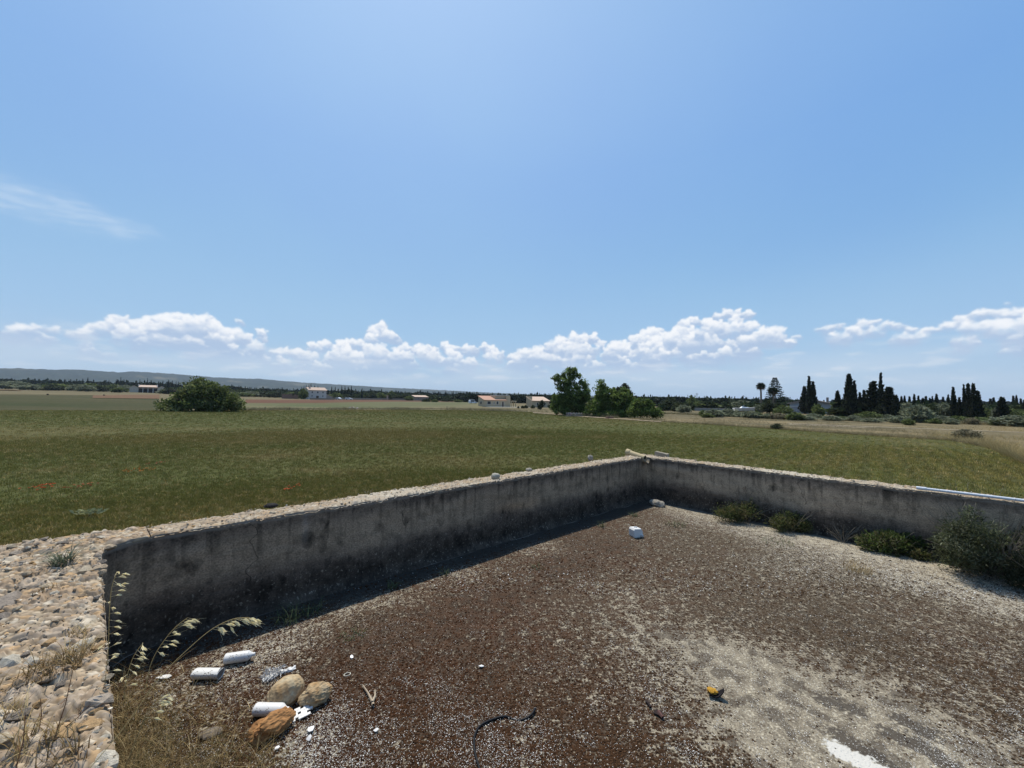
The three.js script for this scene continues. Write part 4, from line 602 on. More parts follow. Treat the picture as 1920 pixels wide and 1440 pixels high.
// house with a roof falling to the front; all in metres, the foot of its front at the origin
function shedHouse(label, px, py, turn, W, D, he, hr, holes, side, wallM, roofM, extra) {
  const p = ground(px, py), o = thing('house', label, 'house', p, -Math.atan2(p.x, -p.z) + turn), m = holed(-W / 2, W / 2, -.3, he, 0, holes);
  const gable = (x, s) => { m.quad([x, -.3, 0], [x, -.3, -D], [x, hr, -D], [x, he, 0]); }; gable(-W / 2 + .001, 1); gable(W / 2 - .001, 1); m.quad([-W / 2, -.3, -D], [W / 2, -.3, -D], [W / 2, hr, -D], [-W / 2, hr, -D]);
  part('wall', m.geo(), wallM, o); part('roof', slab([-W / 2 - .25, he + .02, .35], [W / 2 + .25, he + .02, .35], [W / 2 + .25, hr + .12, -D - .1], [-W / 2 - .25, hr + .12, -D - .1], .14), roofM, o);
  part('shade_panel', bx(-W / 2 + .25, W / 2 - .25, -.2, he - .1, -1.6, -1.5), DARKIN, o);  // dark panel behind the openings, its colour standing for the unlit interior
  for (const h of holes) opening(o, h[0], h[1], h[2], h[3], 0, h[4]);
  for (const [z0, z1, y0, y1, door] of side) { const g = new THREE.Group(); const w = part(door ? 'door' : 'window', bx(-W / 2 - .03, -W / 2 + .02, y0, y1, z0, z1), door ? WOOD : GLASS, o); const f = new MB(); f.box(-W / 2 - .06, -W / 2, y0 - .06, y1 + .06, z0 - .07, z0).box(-W / 2 - .06, -W / 2, y0 - .06, y1 + .06, z1, z1 + .07).box(-W / 2 - .06, -W / 2, y1, y1 + .07, z0, z1); part('frame', f.geo(), WHITE2, w); }
  if (extra) extra(o); return o;
}
const unitAt = (px, py) => -ground(px, py).z / FPX;
{
  let u = unitAt(925, 763);
  shedHouse('left beige bungalow with a sloping terracotta roof and an open porch frame', 929, 763, .33, 44 * u, 40 * u, 13 * u, 20.5 * u, [[-16 * u, -9.5 * u, 5 * u, 10.5 * u], [-3.6 * u, -2.2 * u, 5 * u, 10.5 * u], [2 * u, 5.6 * u, 5 * u, 10.5 * u], [13 * u, 16.5 * u, 0, 10 * u, 1]], [[-28 * u, -14 * u, 5 * u, 10 * u]], CREAM, TILE, (o) => {
    part('annex', new MB().box(2 * u, 31 * u, -.3, 21.5 * u, -38 * u, -8 * u).geo(), CREAM, o); part('parapet', bx(1.6 * u, 31.4 * u, 21.5 * u, 22.2 * u, -38.4 * u, -7.6 * u), WHITE2, o);
    part('annex', bx(22.2 * u, 31 * u, -.3, 21 * u, -8 * u + .01, -3 * u), CREAM, o);
    const f = new MB(); for (const x of [33, 42]) for (const z of [-4, -16]) f.box(x * u, (x + 1.2) * u, -.2, 10.5 * u, (z - 1.2) * u, z * u); f.box(32 * u, 44 * u, 10.5 * u, 12 * u, -17.6 * u, -3.4 * u); part('porch', f.geo(), CREAM, o);
    part('terrace', bx(-20 * u, 60 * u, -.25, .06, .4, 5), std([.5, .46, .38]), o);
  });
  u = unitAt(1010, 764);
  shedHouse('right beige bungalow with a patched terracotta roof, partly behind the tree', 1014, 764, .36, 34 * u, 34 * u, 12.5 * u, 20 * u, [[6 * u, 9.5 * u, 4 * u, 9 * u], [-8 * u, -5 * u, 4.5 * u, 9 * u]], [[-20 * u, -12 * u, 0, 8.5 * u, 1]], CREAM, PALETILE, (o) => part('gable_wall', bx(-17.6 * u, -17 * u, -.3, 21 * u, -34 * u, -.2), CREAM, o));
}
{ // farmhouse
  const d = 262, p = along(596, d), u = d / FPX, o = thing('farmhouse', 'two storey whitish farmhouse with a pale tiled roof and chimney, left of centre', 'house', p, -Math.atan2(p.x, -p.z) + .42);
  const holes = [[-11 * u, -8.6 * u, 11.6 * u, 14.6 * u], [-1 * u, 1.6 * u, 11.6 * u, 14.6 * u], [9 * u, 11 * u, 11.6 * u, 14.6 * u], [-11 * u, -9 * u, 5 * u, 7.4 * u], [-2.4 * u, 2.4 * u, 0, 6.6 * u, 1], [9 * u, 11 * u, 5 * u, 7.4 * u]].map((h) => h), W = 33 * u, he = 17 * u, D = 26 * u, hr = 22 * u;
  const m = holed(-W / 2, W / 2, -2, he, 0, holes); for (const s of [-1, 1]) { const x = s * (W / 2 - .002); m.quad([x, -2, 0], [x, -2, -D], [x, he - 4 * u, -D], [x, he, 0]).tri([x, he, 0], [x, he - 4 * u, -D], [x, hr, -D * .35]); } m.quad([-W / 2, -2, -D], [W / 2, -2, -D], [W / 2, he - 4 * u, -D], [-W / 2, he - 4 * u, -D]); part('wall', m.geo(), std([.50, .455, .42]), o);
  const rf = part('roof', [slab([-W / 2 - .3, he + .02, .5], [W / 2 + .3, he + .02, .5], [W / 2 + .3, hr + .15, -D * .35], [-W / 2 - .3, hr + .15, -D * .35], .2), slab([-W / 2 - .3, he - 4 * u, -D - .4], [W / 2 + .3, he - 4 * u, -D - .4], [W / 2 + .3, hr + .15, -D * .35], [-W / 2 - .3, hr + .15, -D * .35], .2)], PALETILE, o); part('chimney', bx(-13 * u, -10.5 * u, 19 * u, 25.5 * u, -8 * u, -5.6 * u), PINK, rf);
  part('shade_panel', bx(-W / 2 + .3, W / 2 - .3, -1, he - .3, -1.6, -1.5), DARKIN, o); for (const h of holes) opening(o, h[0], h[1], h[2], h[3], 0, h[4]);  // dark panel again in place of the unlit interior
  const sh = new MB(); sh.quad([W / 2, -2, -1], [W / 2 + 13 * u, -2, -1], [W / 2 + 13 * u, 5 * u, -1], [W / 2, 10 * u, -1]).quad([W / 2 + 13 * u, -2, -1], [W / 2 + 13 * u, -2, -8], [W / 2 + 13 * u, 5 * u, -8], [W / 2 + 13 * u, 5 * u, -1]); part('lean_to', sh.geo(), std([.28, .25, .22], { side: THREE.DoubleSide }), o); part('lean_to_roof', slab([W / 2, 10.2 * u, -.7], [W / 2 + 13.6 * u, 5.2 * u, -.7], [W / 2 + 13.6 * u, 5.2 * u, -9], [W / 2, 10.2 * u, -9]), PALETILE, o);
  const pw = along(604, 240), yard = solo('yard_wall', 'low grey yard wall in front of the white farmhouse', 'wall', [bx(-18 * u, 20 * u, -1, .9, -.2, .2), bx(-18.2 * u, 20.2 * u, .9, 1.0, -.26, .26)], STONEW, pw); yard.rotation.y = -Math.atan2(pw.x, -pw.z);
  const rp = along(546, 255), r = thing('ruined_barn', 'roofless reddish stone barn ruin left of the white farmhouse', 'barn', rp, -Math.atan2(rp.x, -rp.z)), rm = new MB(); for (const [x0, x1, h] of [[-14, -9, 8.5], [-9, -2, 8], [-2, 2, 9.5], [5, 9, 8.2], [9, 13, 6.5]]) rm.box(x0 * u, x1 * u, -1, h * u, -.5 - .01 * x0, .02 * x1); rm.box(-14 * u, -13 * u, -1, 8 * u, -6, -.6).box(12 * u, 13 * u, -1, 6 * u, -6, -.3).box(-13.9 * u, 12.9 * u, -1, 6 * u, -6.5, -6.01); part('wall', rm.geo(), std([.22, .14, .105]), r); part('lintel', bx(1.9 * u, 5.1 * u, 6.2 * u, 7.4 * u, -.4, .1), WOOD, r);
  shrub(1, 569, 731, 749, 18, 'dark leafy tree at the left corner of the white farmhouse', null, 250);
}
{ // bungalow far left
  const d = 300, p = along(278, d), u = d / FPX, o = thing('bungalow', 'low pale bungalow with two gabled wings and a recessed porch, far left', 'house', p, -Math.atan2(p.x, -p.z));
  const yb = (toPx(p.x, p.y, p.z)[1] - 736) * u, wing = (x0, x1) => { const m = new MB(), xm = (x0 + x1) / 2; m.box(x0 * u, x1 * u, -2, 9 * u + yb, -16 * u, 0).tri([x0 * u, 9 * u + yb, .01], [x1 * u, 9 * u + yb, .01], [xm * u, 12.5 * u + yb, .01]); part('wall', m.geo(), std([.46, .40, .32]), o); part('roof', [slab([x0 * u - .3, 8.8 * u + yb, .4], [xm * u, 12.9 * u + yb, .4], [xm * u, 12.9 * u + yb, -17 * u], [x0 * u - .3, 8.8 * u + yb, -17 * u]), slab([xm * u, 12.9 * u + yb, .4], [x1 * u + .3, 8.8 * u + yb, .4], [x1 * u + .3, 8.8 * u + yb, -17 * u], [xm * u, 12.9 * u + yb, -17 * u])], PALETILE, o); opening(o, (xm - 1.8) * u, (xm + 1.8) * u, 4 * u + yb, 6.6 * u + yb, .05); };
  wing(-25, -13); wing(13, 25); part('wall', bx(-13 * u, 13 * u, -2, 10 * u + yb, -15 * u, -5 * u), std([.40, .34, .28]), o); part('shade_panel', bx(-12.9 * u, 12.9 * u, -.5 + yb, 7 * u + yb, -5 * u + .01, -4.9 * u + .01), DARKIN, o);  // dark sheet over the recess wall paints the shade of the porch
  const rf = part('roof', slab([-13 * u, 10.2 * u + yb, .6], [13 * u, 10.2 * u + yb, .6], [13 * u, 14 * u + yb, -10 * u], [-13 * u, 14 * u + yb, -10 * u], .2), PALETILE, o); for (const x of [-13.5, 12]) part('chimney', bx(x * u, (x + 1.6) * u, 10 * u + yb, 15 * u + yb, -6 * u, -4.4 * u), WHITE2, rf);
  for (const x of [-7, 0, 7]) part('post', bx((x - .4) * u, (x + .4) * u, -1 + yb, 10 * u + yb, -.4, -.1), WHITE2, o);
}
{ // grey gabled house on the right
  const d = 104, p = along(1521, d), u = d / FPX, y0 = (toPx(p.x, p.y, p.z)[1] - 778) * u, o = thing('gabled_house', 'pale grey house with a low gabled roof and chimney, half hidden by cypresses', 'house', p, -Math.atan2(p.x, -p.z) - .1), m = new MB();
  m.box(-33 * u, 28 * u, -1, 22 * u + y0, -30 * u, 0).tri([-33 * u, 22 * u + y0, .01], [28 * u, 22 * u + y0, .01], [-2 * u, 30 * u + y0, .01]); part('wall', m.geo(), std([.40, .42, .45]), o);
  const rf = part('roof', [slab([-37 * u, 21.4 * u + y0, .8], [-2 * u, 30.6 * u + y0, .8], [-2 * u, 30.6 * u + y0, -31 * u], [-37 * u, 21.4 * u + y0, -31 * u], .18), slab([-2 * u, 30.6 * u + y0, .8], [34 * u, 21.4 * u + y0, .8], [34 * u, 21.4 * u + y0, -31 * u], [-2 * u, 30.6 * u + y0, -31 * u], .18)], std([.34, .29, .25]), o); part('chimney', bx(22 * u, 25.5 * u, 22 * u + y0, 33 * u + y0, -6 * u, -3 * u), std([.22, .19, .17]), rf);
  part('lean_to', bx(-38 * u, -8 * u, -1, 15 * u + y0, .02, 5 * u), std([.30, .31, .34]), o); part('parapet', bx(-38.4 * u, -7.6 * u, 15 * u + y0, 16 * u + y0, -.01, 5.4 * u), WHITE2, o); opening(o, -22 * u, -15 * u, 4 * u + y0, 8 * u + y0, 5 * u + .05); opening(o, 12 * u, 18 * u, 8 * u + y0, 14 * u + y0, .06);
  const q = along(1556, 96), v = 96 / FPX, s = thing('shed', 'small open fronted shed with a dark doorway right of the grey gabled house', 'shed', q, -Math.atan2(q.x, -q.z)), ys = (toPx(q.x, q.y, q.z)[1] - 777) * v; part('wall', [bx(-5 * v, -2.6 * v, -.5, 8 * v + ys, -3, 0), bx(3 * v, 5 * v, -.5, 8 * v + ys, -3, 0), bx(-2.6 * v, 3 * v, -.5, 8 * v + ys, -3, -2.8)], std([.20, .17, .14]), s); part('roof', slab([-6 * v, 8.2 * v + ys, .5], [6 * v, 8.2 * v + ys, .5], [6 * v, 9.6 * v + ys, -3.2], [-6 * v, 9.6 * v + ys, -3.2]), std([.25, .2, .17]), s);
  const w = along(1340, 118), wu = 118 / FPX, gw = thing('garden_wall', 'low grey block wall left of the white boat', 'wall', w, -Math.atan2(w.x, -w.z)); part('wall', bx(-34 * wu, 22 * wu, -.5, 5 * wu, -.15, .15), std([.24, .235, .22]), gw); part('coping', bx(-34 * wu, 22 * wu, 5 * wu, 5.6 * wu, -.22, .22), std([.33, .32, .30]), gw);
  const sb = along(1359, 122); solo('store_hut', 'small pale flat roofed hut behind the low grey wall', 'hut', [bx(-4 * wu, 4 * wu, -.5, 8 * wu, -1.5, 1.5), bx(-4.6 * wu, 4.6 * wu, 8 * wu, 8.8 * wu, -1.8, 1.8)], std([.40, .37, .32]), sb);
}
{ // low stone house and small far roofs
  const d = 300, p = along(791, d), u = d / FPX, o = thing('stone_house', 'low grey stone house with a tiled roof in the middle distance', 'house', p, -Math.atan2(p.x, -p.z) + .5), W = 28 * u;
  const m = holed(-W / 2, W / 2, -1, 7.5 * u, 0, [[-8 * u, -6 * u, 3 * u, 5 * u], [5 * u, 7 * u, 0, 5 * u]]); m.box(-W / 2, W / 2, -1, 7.5 * u, -12 * u, -.6); part('wall', m.geo(), STONEW, o); part('roof', slab([-W / 2 - .3, 7.4 * u, .4], [W / 2 + .3, 7.4 * u, .4], [W / 2 + .3, 10.5 * u, -12.4 * u], [-W / 2 - .3, 10.5 * u, -12.4 * u], .2), PALETILE, o); opening(o, -8 * u, -6 * u, 3 * u, 5 * u, 0); opening(o, 5 * u, 7 * u, 0, 5 * u, 0, 1);
  const q = along(98, 300), b = thing('low_building', 'long low white roofed farm building among bushes on the far left', 'building', q, -Math.atan2(q.x, -q.z)), y = (toPx(q.x, q.y, q.z)[1] - 733) * u; part('wall', bx(-10 * u, 9 * u, -2, 5 * u + y, -6, 0), std([.36, .33, .28]), b); part('roof', slab([-10.6 * u, 5 * u + y, .5], [9.6 * u, 5 * u + y, .5], [9.6 * u, 7 * u + y, -6.4], [-10.6 * u, 7 * u + y, -6.4], .2), WHITE2, b);
  const e = along(2, 300), h = thing('low_building', 'pale gable end cut off by the left edge of the view', 'building', e, -Math.atan2(e.x, -e.z)), yy = (toPx(e.x, e.y, e.z)[1] - 731) * u; part('wall', bx(-8 * u, 3 * u, -2, 7 * u + yy, -6, 0), std([.42, .37, .30]), h); part('roof', slab([-8.5 * u, 7 * u + yy, .5], [3.5 * u, 7 * u + yy, .5], [3.5 * u, 9.5 * u + yy, -6.4], [-8.5 * u, 9.5 * u + yy, -6.4], .2), PALETILE, h);
  for (const [x, l] of [[128, 'tiny white hut under the far cypresses, left one'], [139, 'tiny white hut under the far cypresses, right one']]) { const k = along(x, 385), kv = 385 / FPX, yk = (toPx(k.x, k.y, k.z)[1] - 724) * kv; solo('hut', l, 'hut', [bx(-1.6 * kv, 1.6 * kv, -2, 3 * kv + yk, -1, 1), bx(-1.9 * kv, 1.9 * kv, 3 * kv + yk, 3.5 * kv + yk, -1.3, 1.3)], WHITE2, k); }
  const g = along(727, 285), gv = 285 / FPX; solo('gate_pillar', 'pale stone gate pillar before the dark trees right of the farmhouse', 'pillar', [bx(-1 * gv, 1 * gv, -.5, 8 * gv, -.6, .6), bx(-1.4 * gv, 1.4 * gv, 8 * gv, 8.8 * gv, -.8, .8)], std([.40, .31, .24]), g);
  const lw = along(690, 282); const lo = thing('field_wall', 'long low dry stone wall along the red soil right of the farmhouse', 'wall', lw, -Math.atan2(lw.x, -lw.z)); part('wall', bx(-65 * gv, 88 * gv, -.5, 2.6 * gv, -.3, .3), STONEW, lo); part('coping', bx(-65 * gv, 88 * gv, 2.6 * gv, 3.1 * gv, -.34, .34), std([.36, .33, .28]), lo);
}
// small vehicles by the farms
function car(label, p, yaw, len, c, van) {
  const o = thing(van ? 'parked_van' : 'parked_car', label, van ? 'van' : 'car', p, yaw), s = new THREE.Shape(), L = len / 2, h = van ? 2 : 1.45;
  for (const [i, [x, y]] of [[-L, .35], [-L, van ? 1.7 : .95], [-L + .25, h], [L * .15, h], [L * .45, .95], [L * .96, .8], [L, .35]].entries()) s[i ? 'lineTo' : 'moveTo'](x, y); s.closePath();
  part('body', new THREE.ExtrudeGeometry(s, { depth: 1.6, bevelEnabled: true, bevelSize: .06, bevelThickness: .08, bevelSegments: 2 }).translate(0, 0, -.8), std(c, { roughness: .35, specularIntensity: 1 }), o);
  part('window', bx(-L + .5, L * .2, 1.0, h - .15, .885, .9), GLASS, o); part('window', bx(-L + .5, L * .2, 1.0, h - .15, -.9, -.885), GLASS, o);
  for (const x of [-L * .62, L * .62]) for (const z of [-.82, .82]) part('wheel', new THREE.CylinderGeometry(.33, .33, .22, 14).rotateX(Math.PI / 2).translate(x, .33, z), std([.02, .02, .02]), o);
}
car('white van parked at the left wall of the left beige bungalow', along(887.5, 215), .5, 4.4, [.7, .7, .7], true);
car('pale car parked in the yard right of the white farmhouse', along(655, 265), .2, 4.4, [.62, .62, .62]);
car('second pale car further from the white farmhouse by the wall', along(636, 266), -.5, 4.2, [.55, .56, .58]);
{ // boat ashore
  const d = 106, p = along(1395, d), u = d / FPX, o = thing('motor_boat', 'white motor boat standing ashore among bushes left of the palms', 'boat', p, -Math.atan2(p.x, -p.z) + .25), L = 17.5 * u, y = Math.max(.15, (toPx(p.x, p.y, p.z)[1] - 775) * u), m = new MB(), sec = [];
  for (let i = 0; i <= 12; i++) { const t = i / 12, x = mix(-L, L, t), w = 1.25 * Math.pow(1 - Math.pow(t, 3.2), .7) + .02, s = .25 * t * t; sec.push([[x, y + .05 + s * 1.1, 0], [x, y + .35 + s, w * .75], [x + .25 * t, y + 1.05 + s, w], [x + .25 * t, y + 1.05 + s, -w], [x, y + .35 + s, -w * .75]]); }
  for (let i = 1; i < sec.length; i++) for (let j = 0; j < 5; j++) m.quad(sec[i - 1][j], sec[i][j], sec[i][(j + 1) % 5], sec[i - 1][(j + 1) % 5]); m.tri(sec[0][0], sec[0][1], sec[0][4]).quad(sec[0][1], sec[0][2], sec[0][3], sec[0][4]);
  part('hull', m.geo(), std([.62, .60, .57], { side: THREE.DoubleSide, roughness: .5 }), o);
  const c = new MB(), q = (x, yy, z) => [x * L, y + 1.05 + (yy - 1.05) * .6, z]; c.quad(q(-.35, 1.05, .85), q(.55, 1.15, .6), q(.3, 1.55, .5), q(-.2, 1.75, .65)).quad(q(-.35, 1.05, -.85), q(-.2, 1.75, -.65), q(.3, 1.55, -.5), q(.55, 1.15, -.6)).quad(q(-.2, 1.75, .65), q(.3, 1.55, .5), q(.3, 1.55, -.5), q(-.2, 1.75, -.65)).quad(q(-.35, 1.05, .85), q(-.2, 1.75, .65), q(-.2, 1.75, -.65), q(-.35, 1.05, -.85)).quad(q(.55, 1.15, .6), q(.55, 1.15, -.6), q(.3, 1.55, -.5), q(.3, 1.55, .5)); part('cabin', c.geo(), std([.68, .68, .66], { side: THREE.DoubleSide }), o);
  part('windscreen', slab([L * -.18, y + 1.5, .66], [L * .0, y + 1.72, .5], [L * .0, y + 1.72, -.5], [L * -.18, y + 1.5, -.66], .04), GLASS, o); part('cradle', [bx(-L * .6, -L * .5, -.1, y + .4, -.8, .8), bx(L * .3, L * .4, -.1, y + .5, -.7, .7)], WOOD, o); part('stripe', [bx(-L * .98, L * .5, y + .86, y + .93, 1.245, 1.262)], std([.05, .06, .1]), o);
}
// electricity poles with a wire between
{
  const list = [[1307, 737, 757, 170], [1394, 741, 756, 170], [1424, 744, 756, 230], [1473, 746, 760, 190], [1479, 745, 760, 170]], tops = [];
  list.forEach(([px, y0, y1, d], i) => { const p = along(px, d), u = d / FPX, h = (toPx(p.x, p.y, p.z)[1] - y0) * u, o = thing('utility_pole', ['thin wooden pole over the bushes just right of the tree clump', 'wooden electricity pole left of the tall fan palm', 'thin pole close behind the tall fan palm', 'left one of two poles between tiered conifer and grey house', 'right one of two poles between tiered conifer and grey house'][i], 'utility pole', p); part('pole', new THREE.CylinderGeometry(.09, .14, h, 7).translate(0, h / 2, 0), std([.16, .13, .11]), o); part('crossarm', bx(-.7, .7, h - .5, h - .38, -.06, .06), std([.12, .1, .09]), o); tops.push([p.x, p.y + h - .35, p.z]); });
  const a = tops[1], b = tops[4], pts = []; for (let i = 0; i <= 16; i++) { const t = i / 16; pts.push([mix(a[0], b[0], t), mix(a[1], b[1], t) - 1.6 * 4 * t * (1 - t), mix(a[2], b[2], t)]); } solo('power_line', 'thin sagging wire between the poles either side of the palms', 'wire', new MB().tube(pts, .03, .03, 4).geo(), std([.05, .05, .05]));
}
// heap of rubble, posts, trough, old wall under the trees
{
  const R = rng(160), p = ground(661, 766.5), u = -p.z / FPX, o = thing('rubble_heap', 'heap of white and terracotta rubble at the far edge of the green field', 'rubble heap', p);
  for (let i = 0; i < 46; i++) { const x = (R() + R() - 1) * 13 * u, m = part('stone', SGEO[i % 14], i % 3 ? std([.5 + .2 * R(), .46 + .15 * R(), .40 + .1 * R()]) : std([.36, .19, .12]), o), s = (.8 + 1.1 * R()) * u; m.position.set(x, (1 - Math.abs(x) / (14 * u)) * 3.4 * u * R() + .02, (R() - .5) * 8 * u); m.rotation.set(R(), R() * 6, R()); m.scale.setScalar(s); }
  for (const [px, y0, y1, l] of [[838, 762, 769, 'short dark fence post at the far field edge before the left bungalow'], [543, 764, 769, 'thin short stake at the field edge left of the farmhouse'], [497, 763, 769, 'thin stake at the field edge right of the fig tree']]) { const q = ground(px, y1), v = -q.z / FPX, h = (y1 - y0) * v; solo('fence_post', l, 'post', [new THREE.CylinderGeometry(.05, .06, h, 6).translate(0, h / 2, 0).toNonIndexed(), new THREE.ConeGeometry(.055, .08, 6).translate(0, h + .04, 0).toNonIndexed()], WOOD, q); }
  const t = ground(1143, 785), tv = -t.z / FPX, tr = thing('stone_trough', 'small reddish brown stone trough at the foot of the tree clump', 'trough', t, .2); part('basin', [bx(-6 * tv, 6 * tv, 0, 1.2 * tv, -.35, .35), bx(-6 * tv, 6 * tv, 1.2 * tv, 3.6 * tv, .2, .35), bx(-6 * tv, 6 * tv, 1.2 * tv, 3.6 * tv, -.35, -.2), bx(-6 * tv, -5 * tv, 1.2 * tv, 3.6 * tv, -.2, .2), bx(5 * tv, 6 * tv, 1.2 * tv, 3.6 * tv, -.2, .2)], std([.17, .10, .08]), tr); part('rim', bx(-6.3 * tv, 6.3 * tv, 3.6 * tv, 4 * tv, .16, .4), std([.24, .16, .13]), tr);
  const wq = ground(1078, 782), wv = -wq.z / FPX, ow = thing('old_stone_wall', 'short grey stone wall in the shade under the tallest leafy tree', 'wall', wq.add(new THREE.Vector3(0, 0, -1.2)), -.1); for (let i = 0; i < 60; i++) { const m = part('stone', SGEO[i % 14], std([.17 + .08 * R(), .165 + .07 * R(), .155 + .06 * R()]), ow); m.position.set(mix(-14, 14, (i % 15) / 14) * wv + .1 * R(), (.9 + Math.floor(i / 15) * 1.9) * wv, (R() - .5) * .3); m.rotation.set(R() * .4, R() * 6, R() * .4); m.scale.setScalar(1.55 * wv); }
  const hb = ground(12, 742); solo('earth_bank', 'short brown bank of earth on the dry field at the left edge', 'bank', rock(rng(4), 40, 9, .55, 1.2).translate(0, .2, 0), std([.17, .11, .06]), along(10, 210));
  for (const [px, py, l] of [[89, 741, 'small dark stump standing on the dry field at the left'], [195, 742.5, 'small dark heap on the dry field left of the red soil']]) { const q = ground(px, py, 400), v = -q.z / FPX; solo('stump', l, 'stump', rock(rng(px), 22, 2.2 * v, 1.8 * v, 1.6 * v).translate(0, 1.4 * v, 0), std([.05, .045, .035]), q); }
}

// ---------- things lying in and on the tank ----------
const PLASTIC = std([.60, .585, .55], { roughness: .45, specularIntensity: .8, side: THREE.DoubleSide }), at0 = (x, y, h = 0) => atY(x, y, h);
function boulder(seed, sx, sy, sz, colA, colB, rough = .16, det = 9) {
  const g = new THREE.IcosahedronGeometry(1, det), p = g.attributes.position, c = [], o = seed * 7.3;
  for (let i = 0; i < p.count; i++) { const x = p.getX(i), y = p.getY(i), z = p.getZ(i), k = 1 + rough * (fbm(x * 1.3 + o, y * 1.3 + z * 1.1, 3) * 1.6 + .35 * fbm(x * 5 + z * 4 + o, y * 5 - z * 3, 3)); p.setXYZ(i, x * k * sx, y * k * sy, z * k * sz); const t = clamp(.5 + 1.3 * fbm(x * 1.6 + o + 5, y * 1.6 + z * 1.4, 4)), q = .8 + .5 * fbm(x * 9 + o, y * 9 + z * 7, 2); c.push(...blend(colA, colB, t).map((v) => v * q)); }
  g.setAttribute('color', new THREE.Float32BufferAttribute(c, 3)); g.computeVertexNormals(); return g;
}
const px2m = (p) => -p.z / FPX;
function laid(a, b) { const d = b.clone().sub(a); return { mid: a.clone().add(b).multiplyScalar(.5), len: d.length(), yaw: -Math.atan2(d.z, d.x) }; }
const BOUL = std([1, 1, 1], { vertexColors: true, roughness: 1 });
function litterRock(label, px, py, dims, seed, a, b, yaw = 0, y = 0, rough, tilt = 0) { const p = at0(px, py, y), m = solo('rock', label, 'rock', boulder(seed, ...dims, a, b, rough), BOUL, p.setY(y + dims[1] * .72)); m.rotation.set(0, yaw, tilt); return m; }
litterRock('rounded cream coloured rock above the third white bottle', 536, 1316, [.13, .105, .10], 3, [.52, .43, .28], [.45, .29, .14], .6, 0, .16, .3);
litterRock('triangular tan rock right of the rounded cream rock', 592, 1316, [.12, .075, .075], 5, [.50, .40, .25], [.42, .25, .11], .5, 0, .28, .15);
litterRock('rough orange rock in front of the third white bottle', 512, 1372, [.135, .07, .075], 8, [.46, .24, .095], [.36, .175, .07], .75, 0, .4, .1);
litterRock('pale grey stone lying in the far corner of the tank', 1233, 949, [.17, .08, .10], 11, [.36, .32, .26], [.28, .25, .2], -.5, 0, .3, -.2);
litterRock('flat dark stone sunk in dry grass near the bottom left', 395, 1378, [.07, .018, .05], 13, [.22, .18, .14], [.17, .14, .11], .3);
// stones on the wall tops
litterRock('round pale stone sitting on the long wall, halfway along', 929, 898, [.078, .06, .07], 21, [.46, .42, .33], [.38, .34, .27], .2, TOP, .12);
litterRock('small flat stone on the long wall right of the round one', 992, 883, [.07, .035, .05], 22, [.36, .32, .25], [.30, .26, .2], .4, TOP);
litterRock('small round stone on the long wall near its far end', 1107, 863, [.065, .07, .06], 23, [.38, .34, .28], [.28, .25, .2], .1, TOP, .2);
litterRock('dark rounded clod on the long wall, left part', 508, 951, [.075, .028, .05], 24, [.03, .027, .025], [.05, .045, .04], .5, TOP, .3);
{ // squared block right of the corner
  const p = at0(1238, 857, TOP), s = new THREE.Shape(); for (const [i, q] of [[-.15, 0], [.16, 0], [.15, .075], [.03, .095], [-.14, .105]].entries()) s[i ? 'lineTo' : 'moveTo'](...q); const g = new THREE.ExtrudeGeometry(s, { depth: .13, bevelEnabled: true, bevelSize: .012, bevelThickness: .015, bevelSegments: 2 }).translate(0, 0, -.15), q = g.attributes.position, c = []; for (let i = 0; i < q.count; i++) { const x = q.getX(i), y = q.getY(i), z = q.getZ(i), n = .016 * n2(x * 14 + z * 9, y * 14); q.setXYZ(i, x + n, y + n, z - n); const k = .75 + .5 * n2(x * 30, y * 30 + z * 20); c.push(.36 * k, .31 * k, .235 * k); } g.setAttribute('color', new THREE.Float32BufferAttribute(c, 3)); g.computeVertexNormals();
  const m = solo('stone_block', 'squared grey stone block on the right wall beside the corner notch', 'stone block', g, BOUL, p); m.rotation.y = -.72;
}
{ // clay pipe in the notch
  const a = new THREE.Vector3(3.295, TOP - .01, -9.765), b = new THREE.Vector3(2.965, TOP + .085, -10.16), d = b.clone().sub(a), L = d.length(), o = thing('clay_pipe', 'short buff clay pipe with a collar, resting in the notch at the tank corner', 'pipe', a), M = std([.43, .34, .20], { side: THREE.DoubleSide });
  o.quaternion.setFromUnitVectors(new THREE.Vector3(0, 1, 0), d.normalize());
  part('barrel', new THREE.LatheGeometry([[.052, 0], [.066, 0], [.068, .01], [.068, L * .86], [.052, L * .86]].map((q) => new THREE.Vector2(...q)), 24), M, o);
  part('bore', new THREE.CylinderGeometry(.0515, .0515, L * .98, 20, 1, true).translate(0, L * .5, 0), std([.10, .08, .055], { side: THREE.DoubleSide }), o);
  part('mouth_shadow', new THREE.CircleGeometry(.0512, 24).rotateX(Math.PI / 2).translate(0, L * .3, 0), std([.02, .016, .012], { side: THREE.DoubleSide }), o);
  part('collar', new THREE.LatheGeometry([[.067, L * .8], [.084, L * .82], [.086, L], [.06, L * 1.02], [.052, L]].map((q) => new THREE.Vector2(...q)), 24), M, o);
}
